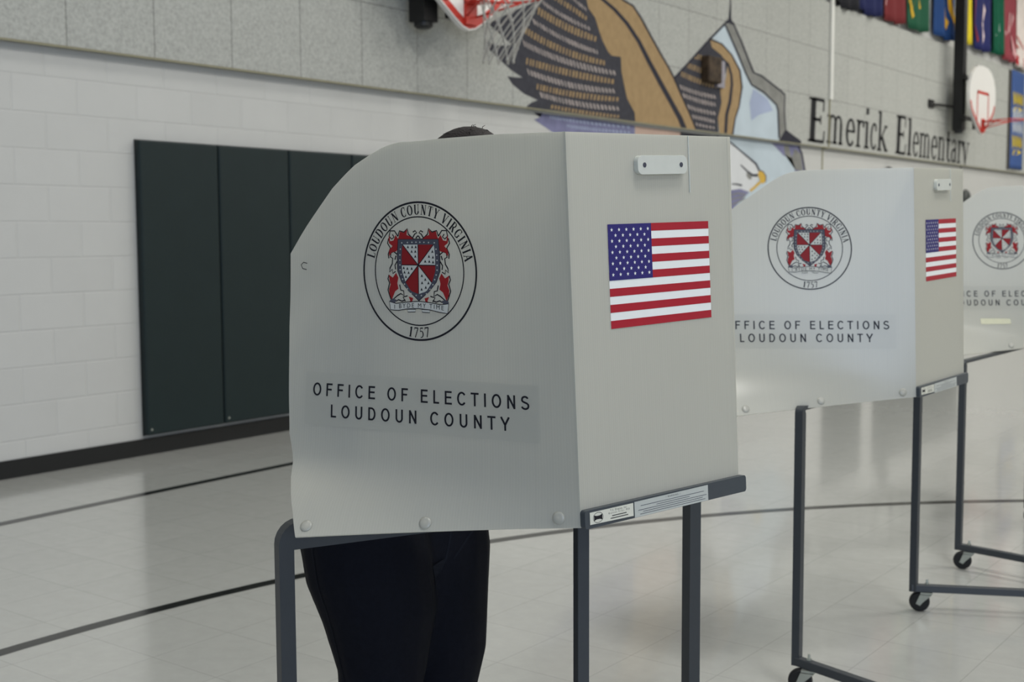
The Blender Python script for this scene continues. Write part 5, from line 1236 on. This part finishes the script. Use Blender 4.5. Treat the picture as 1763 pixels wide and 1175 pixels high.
    # flag sticker on the front sheet
    fx0, fx1, fy0, fy1 = .0955, .379, .3345, .517; fw_, fh_ = fx1 - fx0, fy1 - fy0; sl = .007
    ff = lambda a, c, off: F(fx0 + a * fw_, fy0 + c * fh_ + sl * a, off)
    b = MB(); decal(b, ff, [poly([(0, 0), (1, 0), (1, 1), (0, 1)])], 2, .0004, .3)
    decal(b, ff, [poly([(0, 1 - (i + 1) / 13), (1, 1 - (i + 1) / 13), (1, 1 - i / 13), (0, 1 - i / 13)]) for i in range(0, 13, 2)], 0, .0007, .3)
    decal(b, ff, [poly([(0, 6 / 13), (.41, 6 / 13), (.41, 1), (0, 1)])], 1, .001, .3)
    asp = fw_ / fh_; ss = []
    for r in range(9):
        nn = 6 if r % 2 == 0 else 5
        for q in range(nn):
            cx = .41 * ((q * 2 + 1 + (0 if nn == 6 else 1)) / 12); cy = 1 - (7 / 13) * (r + 1) / 10
            v_, f_ = star(0, 0, .021); ss.append(([(cx + x / asp, cy + y) for x, y in v_], f_))
    decal(b, ff, ss, 2, .0014, .3)
    b.make('flag_sticker', [M_FRED, M_FBLUE, M_FWHITE], front, fix=False)
    # white handle with two screws
    hx, hy, hw, hh = .2405, .625, .139, .034; b = MB(); pts = []
    for cx, cy, a0 in ((hw / 2 - .012, hh / 2 - .012, 0), (-hw / 2 + .012, hh / 2 - .012, 90), (-hw / 2 + .012, -hh / 2 + .012, 180), (hw / 2 - .012, -hh / 2 + .012, 270)):
        pts += [(hx + cx + .012 * cos(radians(a0 + 15 * q)), hy + cy + .012 * sin(radians(a0 + 15 * q))) for q in range(7)]
    b.prism([F(a, c + .04 * (a - hx), .0005) for a, c in pts], n * .010); hd = bevel(b.make('handle', M_WHITE, t), .0035, 3)
    for sx in (-.0515, .0515):
        b = MB(); b.lathe(F(hx + sx, hy + .04 * sx, .0105), n, [(.0045, 0), (.0045, .0008), (.002, .0012)], 12); b.make('screw', M_GREY, hd)
    b = MB(); b.tube([F(.327, .577, .001), F(.3268, lean.length + .009, .001)], .0014, 6); b.make('crease', M_WHITE, front)
    # lip of the writing tray under the front sheet
    b = MB(); pts = []
    x0, x1, y0, y1, rr = -.001, .4555, -.001, .0305, .006
    for cx, cy, a0 in ((x1 - rr, y1 - rr, 0), (x0 + rr, y1 - rr, 90), (x0 + rr, y0 + rr, 180), (x1 - rr, y0 + rr, 270)):
        pts += [(cx + rr * cos(radians(a0 + 18 * q)), cy + rr * sin(radians(a0 + 18 * q))) for q in range(6)]
    b.prism([F(a, c, .0006) for a, c in pts], n * .011); lip = b.make('tray_lip', M_TRAY, t)
    off = .0121
    b = MB(); f0 = lambda a, c, o: F(a, c, off + o)
    decal(b, f0, [poly([(.0105, .0055), (.1225, .0035), (.1225, .0265), (.0105, .0265)])], 1, .0002, .3)
    decal(b, f0, [band(arc(.031, .0155, .0125, .0088, 0, 360, 24)[:-1], .0008, True), poly([(.0205, .0205), (.027, .0185), (.035, .0185), (.0415, .0205), (.0415, .0105), (.035, .0125), (.027, .0125), (.0205, .0105)])], 0, .0004, .3)
    for q, (tx, a0, a1) in enumerate((('T.S. Display, Inc.', .062, .106), ('Kansas City, MO', .058, .112))):
        decal(b, f0, [fit_text(tx, a0, a1, .0212 - q * .0046, .0032)], 0, .0004, .3)
    for q in range(2): decal(b, f0, [band([(.066 - q * .004, .0128 - q * .0042), (.104 + q * .004, .0128 - q * .0042)], .0014)], 0, .0004, .3)
    b.make('maker_label', [M_INK, M_LABEL], lip, fix=False)
    b = MB(); decal(b, f0, [poly([(.1255, -.0005), (.335, -.0005), (.335, .0285), (.1255, .0275)])], 1, .0002, .3)
    decal(b, f0, [fit_text('! WARNING !', .212, .252, .0225, .0032)], 0, .0004, .3)
    for q, (a0, a1) in enumerate(((.142, .322), (.185, .28), (.135, .33), (.148, .318), (.14, .326))): decal(b, f0, [band([(a0, .0186 - q * .0037), (a1, .0186 - q * .0037)], .0009)], 2, .0004, .3)
    b.make('warning_label', [M_INK, M_LABEL2, M_GREY], lip, fix=False)
    # table top between the sheets, sloping with the bottom edges
    bu = out[0][0]; dz = Vector((0, 0, .02)); dn = Vector((0, 0, out[0][1] - drop * bu + .022))
    a_n = radians(near[0] * .75 + near[1] * .25); a_f = radians(far[0])
    A1 = C - n * .008 + ex * .006 + dz; B1 = R - n * .008 - ex * .006 + dz
    A2 = C + Vector((cos(a_n), sin(a_n), 0)) * (bu - .02) + ex * .012 + dn; B2 = R + Vector((cos(a_f), sin(a_f), 0)) * (bu - .02) - ex * .012 + dn
    b = MB(); b.prism([A1, A2, B2, B1], (0, 0, -.016)); b.make('table_top', M_TABLE, t)
    # legs: an inverted U with a foot bar and casters at each end
    (LA, aa), (LB, ab), zt, lw = legs
    LA = Vector((*LA, 0)); LB = Vector((*LB, 0)); U = (LB - LA).normalized(); Nn = U.cross(Vector((0, 0, 1)))
    zb = .072; rc = .032 if post else .008; zc = zt - lw / 2
    def leg(P, s):
        p = [P + Vector((0, 0, zb)), P + Vector((0, 0, zc - rc))] + [P + U * (s * rc * (1 - cos(radians(a)))) + Vector((0, 0, zc - rc + rc * sin(radians(a)))) for a in (15, 30, 45, 60, 75, 90)]
        m = MB(); m.sweep(p, Nn, lw, lw); return m.make('leg', M_STEEL, t)
    legA, legB = leg(LA, 1), leg(LB, -1)
    b = MB(); bh = lw if post else .012; zr = zt - bh / 2; b.sweep([LA + U * rc + Vector((0, 0, zr)), LB - U * rc + Vector((0, 0, zr))], Nn, lw, bh)
    Lm = (LA + LB) / 2; (b.box(Lm + Vector((0, 0, zc - lw / 2 - .013)), ((LB - LA).length - lw, lw * .8, .026), atan2(U.y, U.x)) if post else None); b.make('cross_rail', M_STEEL, t)
    for P, ang in ((LA, aa), (LB, ab)):
        d = Vector((cos(radians(ang)), sin(radians(ang)), 0)); b = MB()
        fb = lw * 1.05
        b.box(P + d * .27 + Vector((0, 0, zb + fb / 2)), (.56, fb, fb), radians(ang)); fo = bevel(b.make('foot_bar', M_STEEL, t), .0015, 1)
        for k, sw in ((.045, radians(195)), (.5, radians(160))): caster(fo, P.x + d.x * k, P.y + d.y * k, sw, zb)
    if post:
        (px, py), yaw, zt2 = post
        b = MB(); b.box((px, py, (zb + zt2) / 2), (.022, .022, zt2 - zb), radians(yaw)); fo = bevel(b.make('leg', M_STEEL, t), .001, 1)
        caster(fo, px, py, radians(200), zb)
    return t

FL = None
booth('nearest voting booth, its grey side sheet filling the middle of the picture', (5.1787, 1.7301, 0.8388), 80.35, (-0.0377, 0.0091, 0.6716),
      (199, 191, 189, 186, 184), (150, 150, 150, 150, 150), 0.0, OUT1, (0.315, 0.4346, 0.1265),
      ((.552, .0895, .1965), (.5105, .130, .1574), .0240), (((4.609, 1.576), -30), ((5.004, 2.438), 10), 0.803, 0.0295), None and 0 or [], .010, mark=True, post=((5.142, 1.786), -33, .83))
booth('middle voting booth with brightly lit side sheet and black casters', (5.113, 3.5846, 0.8592), 90, (-0.0279, 0.0166, 0.667),
      (221, 216, 213, 211, 209), (141, 141, 141, 141, 141), 0.0, OUT2, (0.2993, 0.4348, 0.121),
      ((.551, .0755, .198), (.508, .124, .1605), .0245), (((4.862, 3.341), -16), ((4.878, 4.292), 26), 0.840, 0.024), [], .010)
booth('farthest voting booth with a strip of tape, cut off at the right edge', C3, 90, (-0.0279, 0.0166, 0.667),
      (222, 217, 214, 212, 210), (141, 141, 141, 141, 141), 0.0, OUT2, (0.2993, 0.4348, 0.121),
      ((.551, .0755, .198), (.508, .124, .1605), .0245), (((4.823, 4.972), -10), ((4.84, 5.92), 26), 0.834, 0.024), [], .010, tape=(.40, .275, .094))
# ------------------------------------------------------------------ the voter behind the nearest booth
# faces +x (towards the flag side), knees a little bent, leaning over the table
VX, VY = VOTER
person = thing('person', 'person in dark jeans voting behind the nearest booth, head tip showing above', 'person', (VX, VY, 0.0))
def remesh(o, voxel, smooth_it=6, fac=0.5):
    m = o.modifiers.new('one_surface', 'REMESH'); m.mode = 'VOXEL'; m.voxel_size = voxel; m.use_smooth_shade = True
    if smooth_it:
        s = o.modifiers.new('relax', 'SMOOTH'); s.iterations = smooth_it; s.factor = fac
    return o
V = lambda x, y, z: (VX + x, VY + y, z)
HZ = 0.735
hipR, hipL = V(0, -0.083, HZ), V(0, 0.096, HZ)
kneeR, kneeL = V(0.045, -0.085, 0.43), V(0.06, 0.10, 0.43)
ankR, ankL = V(-0.02, -0.09, 0.085), V(-0.01, 0.09, 0.085)
waist = V(0.0, 0, 0.88); chest = V(0.085, 0, 1.10); neckb = V(0.135, 0, 1.255); head = V(*HEAD)
b = MB()
b.limb([(V(-0.01, -0.02, 0.76), .11), (V(-0.01, 0.02, 0.76), .11)])
b.limb([(V(-.01, 0, .78), .115), (waist, .105), (chest, .115), (V(.12, 0, 1.19), .085)])
b.limb([(V(.11, -.12, 1.195), .055), (V(.115, 0, 1.215), .075), (V(.11, .12, 1.195), .055)])
b.limb([(neckb, .052), (V(HEAD[0] - .03, 0, HEAD[2] - .1), .05)])
HM = Matrix.Rotation(radians(28), 3, 'Y')
def hp(x, y, z): return Vector(head) + HM @ Vector((x, y, z))
b.ball(head, (.093, .073, .108), 24, 16, HM); b.limb([(hp(.045, 0, -.05), .05), (hp(.055, 0, -.085), .03)])
b.limb([(hp(.088, 0, .012), .009), (hp(.105, 0, -.022), .014)], seg=10)            # nose
for s in (-1, 1):
    b.ball(hp(0, s * .075, -.015), (.02, .008, .03), 12, 8, HM)                      # ears
    b.limb([(hp(.078, s * .05, .022), .009), (hp(.088, s * .018, .022), .009)], seg=8)  # brow
for s, hip, knee, ank in ((-1, hipR, kneeR, ankR), (1, hipL, kneeL, ankL)):
    b.limb([(hip, .085), (knee, .055), (V(knee[0] - VX - .03, knee[1] - VY, .3), .055), (ank, .036)])
    b.limb([(V(ank[0] - VX - .03, ank[1] - VY, .045), .036), (V(ank[0] - VX + .13, ank[1] - VY + s * .015, .035), .034)])
    # arms: elbows out over the table, forearms down to the writing surface
    sh = V(.115, s * .165, 1.18); el = V(.17, s * .175, .99); wr = V(.33, s * .09, .915)
    b.limb([(sh, .05), (el, .038)]); b.limb([(el, .038), (wr, .025)])
    W_ = Vector(wr); f = Vector((.92, -s * .25, -.24)).normalized(); sd = Vector((s * .25, .95 * 1, 0)).normalized() if s > 0 else Vector((.25, -.95, 0)).normalized()
    b.limb([(W_, .022), (W_ + f * .045 + sd * .006, .024)]); b.ball(W_ + f * .06, (.04, .036, .017), 14, 8)
    for k, (oy, ln_) in enumerate(((.028, .062), (.010, .072), (-.009, .067), (-.027, .052))):
        q = W_ + f * .085 + sd * oy; q2 = q + f * ln_ * .5 + Vector((0, 0, -.004)); q3 = q2 + f * ln_ * .42 + Vector((0, 0, -.02))
        b.limb([(q - f * .02, .0095), (q2, .0088), (q3, .0075)], seg=8)
    th = W_ + f * .035 - sd * .03; b.limb([(th, .012), (th + f * .03 - sd * .018, .010), (th + f * .055 - sd * .012, .008)], seg=8)
body = remesh(b.make('body', M_SKIN, person, smooth=True), .0075, 3)
# eyes and lips
for s in (-1, 1):
    m = MB(); m.ball(hp(.082, s * .032, .005), .011, 12, 8); e = m.make('eye', M_EYE, person, smooth=True)
    m = MB(); m.ball(hp(.0905, s * .032, .004), .0045, 8, 6); m.make('pupil', M_INK, e, smooth=True)
m = MB(); m.limb([(hp(.094, -.022, -.052), .005), (hp(.1, 0, -.05), .007), (hp(.094, .022, -.052), .005)], seg=8); m.make('mouth', M_LIP, person, smooth=True)
# hair: cap, parting roll and a low pony tail
m = MB(); m.ball(hp(-.012, 0, .022), (.103, .086, .108), 28, 18, HM); m.limb([(hp(-.075, 0, .02), .06), (hp(-.115, 0, -.05), .045), (hp(-.13, 0, -.16), .028), (hp(-.12, 0, -.25), .012)])
hair = m.make('hair', M_HAIR, person, smooth=True)
rnd = random.Random(4); m = MB()
for k in range(18):
    a = rnd.uniform(-1.0, 1.0); c = rnd.uniform(-.6, .7); q = Vector((-.012 + .103 * c * .9, .086 * a * .6, .022 + .108 * sqrt(max(0, 1 - (c * .9) ** 2 - (a * .6) ** 2))))
    p0 = hp(*q); d = Vector((rnd.uniform(-.4, .4), rnd.uniform(-.3, .3), rnd.uniform(.1, .3))).normalized()
    m.tube([p0 - d * .01, p0 + d * .003, p0 + d * .007 + Vector((rnd.uniform(-.012, .012), rnd.uniform(-.012, .012), -.002))], [.0008, .0007, .0004], 4)
m.make('stray_strands', M_HAIR, hair)
# jeans
b = MB()
b.limb([(V(-.03, -.055, .80), .135), (V(-.03, .055, .80), .135)])
b.limb([(V(-.055, -.068, .72), .128), (V(-.055, .068, .72), .128)])
b.limb([(V(0, -.02, .86), .118), (V(0, .02, .86), .118)])
for s, hip, knee, ank in ((-1, hipR, kneeR, ankR), (1, hipL, kneeL, ankL)):
    hx, hy = hip[0], hip[1]
    b.limb([((hx - .014, hy + s * .010, .74), .135), ((hx + .004, hy + s * .008, .64), .134), ((hx + .022, hy, .55), .120), ((knee[0] - .016, knee[1], .43), .093), ((knee[0] - .035, knee[1], .31), .078), ((ank[0], ank[1], .16), .064), ((ank[0] + .005, ank[1], .075), .066)])
    b.ball((knee[0] - .06, knee[1] + s * .012, .455), (.035, .03, .02), 10, 8)
    b.ball((hx - .115, hy + s * .02, .615), (.03, .045, .03), 10, 8)
jeans = remesh(b.make('jeans', M_DENIM, person, smooth=True), .0085, 4)
# sweater with sleeves
b = MB()
b.limb([(V(-.005, 0, .84), .128), (V(.02, 0, .95), .124), (chest, .13), (V(.12, 0, 1.18), .095)])
b.limb([(V(-.005, -.06, .86), .105), (V(-.005, .06, .86), .105)]); b.limb([(V(.08, -.06, 1.1), .105), (V(.08, .06, 1.1), .105)])
b.limb([(V(.11, -.13, 1.195), .062), (V(.115, 0, 1.215), .08), (V(.11, .13, 1.195), .062)])
for s in (-1, 1):
    b.limb([(V(.115, s * .165, 1.18), .062), (V(.17, s * .175, .99), .05)]); b.limb([(V(.17, s * .175, .99), .05), (V(.30, s * .105, .925), .037)])
remesh(b.make('sweater', M_KNIT, person, smooth=True), .0095, 4)
for s, ank in ((-1, ankR), (1, ankL)):
    b = MB(); ax, ay = ank[0] - VX, ank[1] - VY
    b.limb([(V(ax - .035, ay, .048), .046), (V(ax + .06, ay + s * .008, .045), .044), (V(ax + .14, ay + s * .016, .04), .040)]); b.box(V(ax + .05, ay + s * .008, .012), (.25, .085, .024))
    remesh(b.make('shoe', M_SHOE, person, smooth=True), .007, 3)

# stitched seams of the jeans, laid on to the cloth
def seam(name, pts, w=0.004):
    vs, fs = [], []; P = [Vector(q) for q in pts]; P2 = []
    for i in range(len(P) - 1): P2 += [P[i].lerp(P[i + 1], k / 6) for k in range(6)]
    P2.append(P[-1])
    for i, q in enumerate(P2):
        t_ = (P2[min(i + 1, len(P2) - 1)] - P2[max(i - 1, 0)]).normalized(); o_ = Vector((q.x - VX, q.y - VY, 0)).normalized(); s_ = t_.cross(o_).normalized()
        vs += [q + s_ * w / 2, q - s_ * w / 2]
    m = MB(); m.add(vs, [(2 * i, 2 * i + 1, 2 * i + 3, 2 * i + 2) for i in range(len(P2) - 1)])
    o = m.make(name, M_SEAM, jeans, fix=False); sw = o.modifiers.new('on_cloth', 'SHRINKWRAP'); sw.target = jeans; sw.wrap_method = 'NEAREST_SURFACEPOINT'; sw.wrap_mode = 'ABOVE_SURFACE'; sw.offset = 0.0015
    return o
seam('side_seam', [V(-.03, -.24, .86), V(-.03, -.24, .7), V(-.01, -.23, .58), V(.0, -.2, .43), V(-.03, -.18, .25), V(-.01, -.17, .1)])
seam('pocket_edge', [V(-.03, -.24, .76), V(.03, -.22, .74), V(.08, -.19, .78), V(.09, -.17, .84)])
seam('fly_seam', [V(.16, .0, .84), V(.16, .02, .74), V(.14, .01, .66), V(.1, .0, .6)], .006)
seam('crease', [V(.14, .03, .655), V(.13, .09, .70), V(.09, .16, .74)], .006)
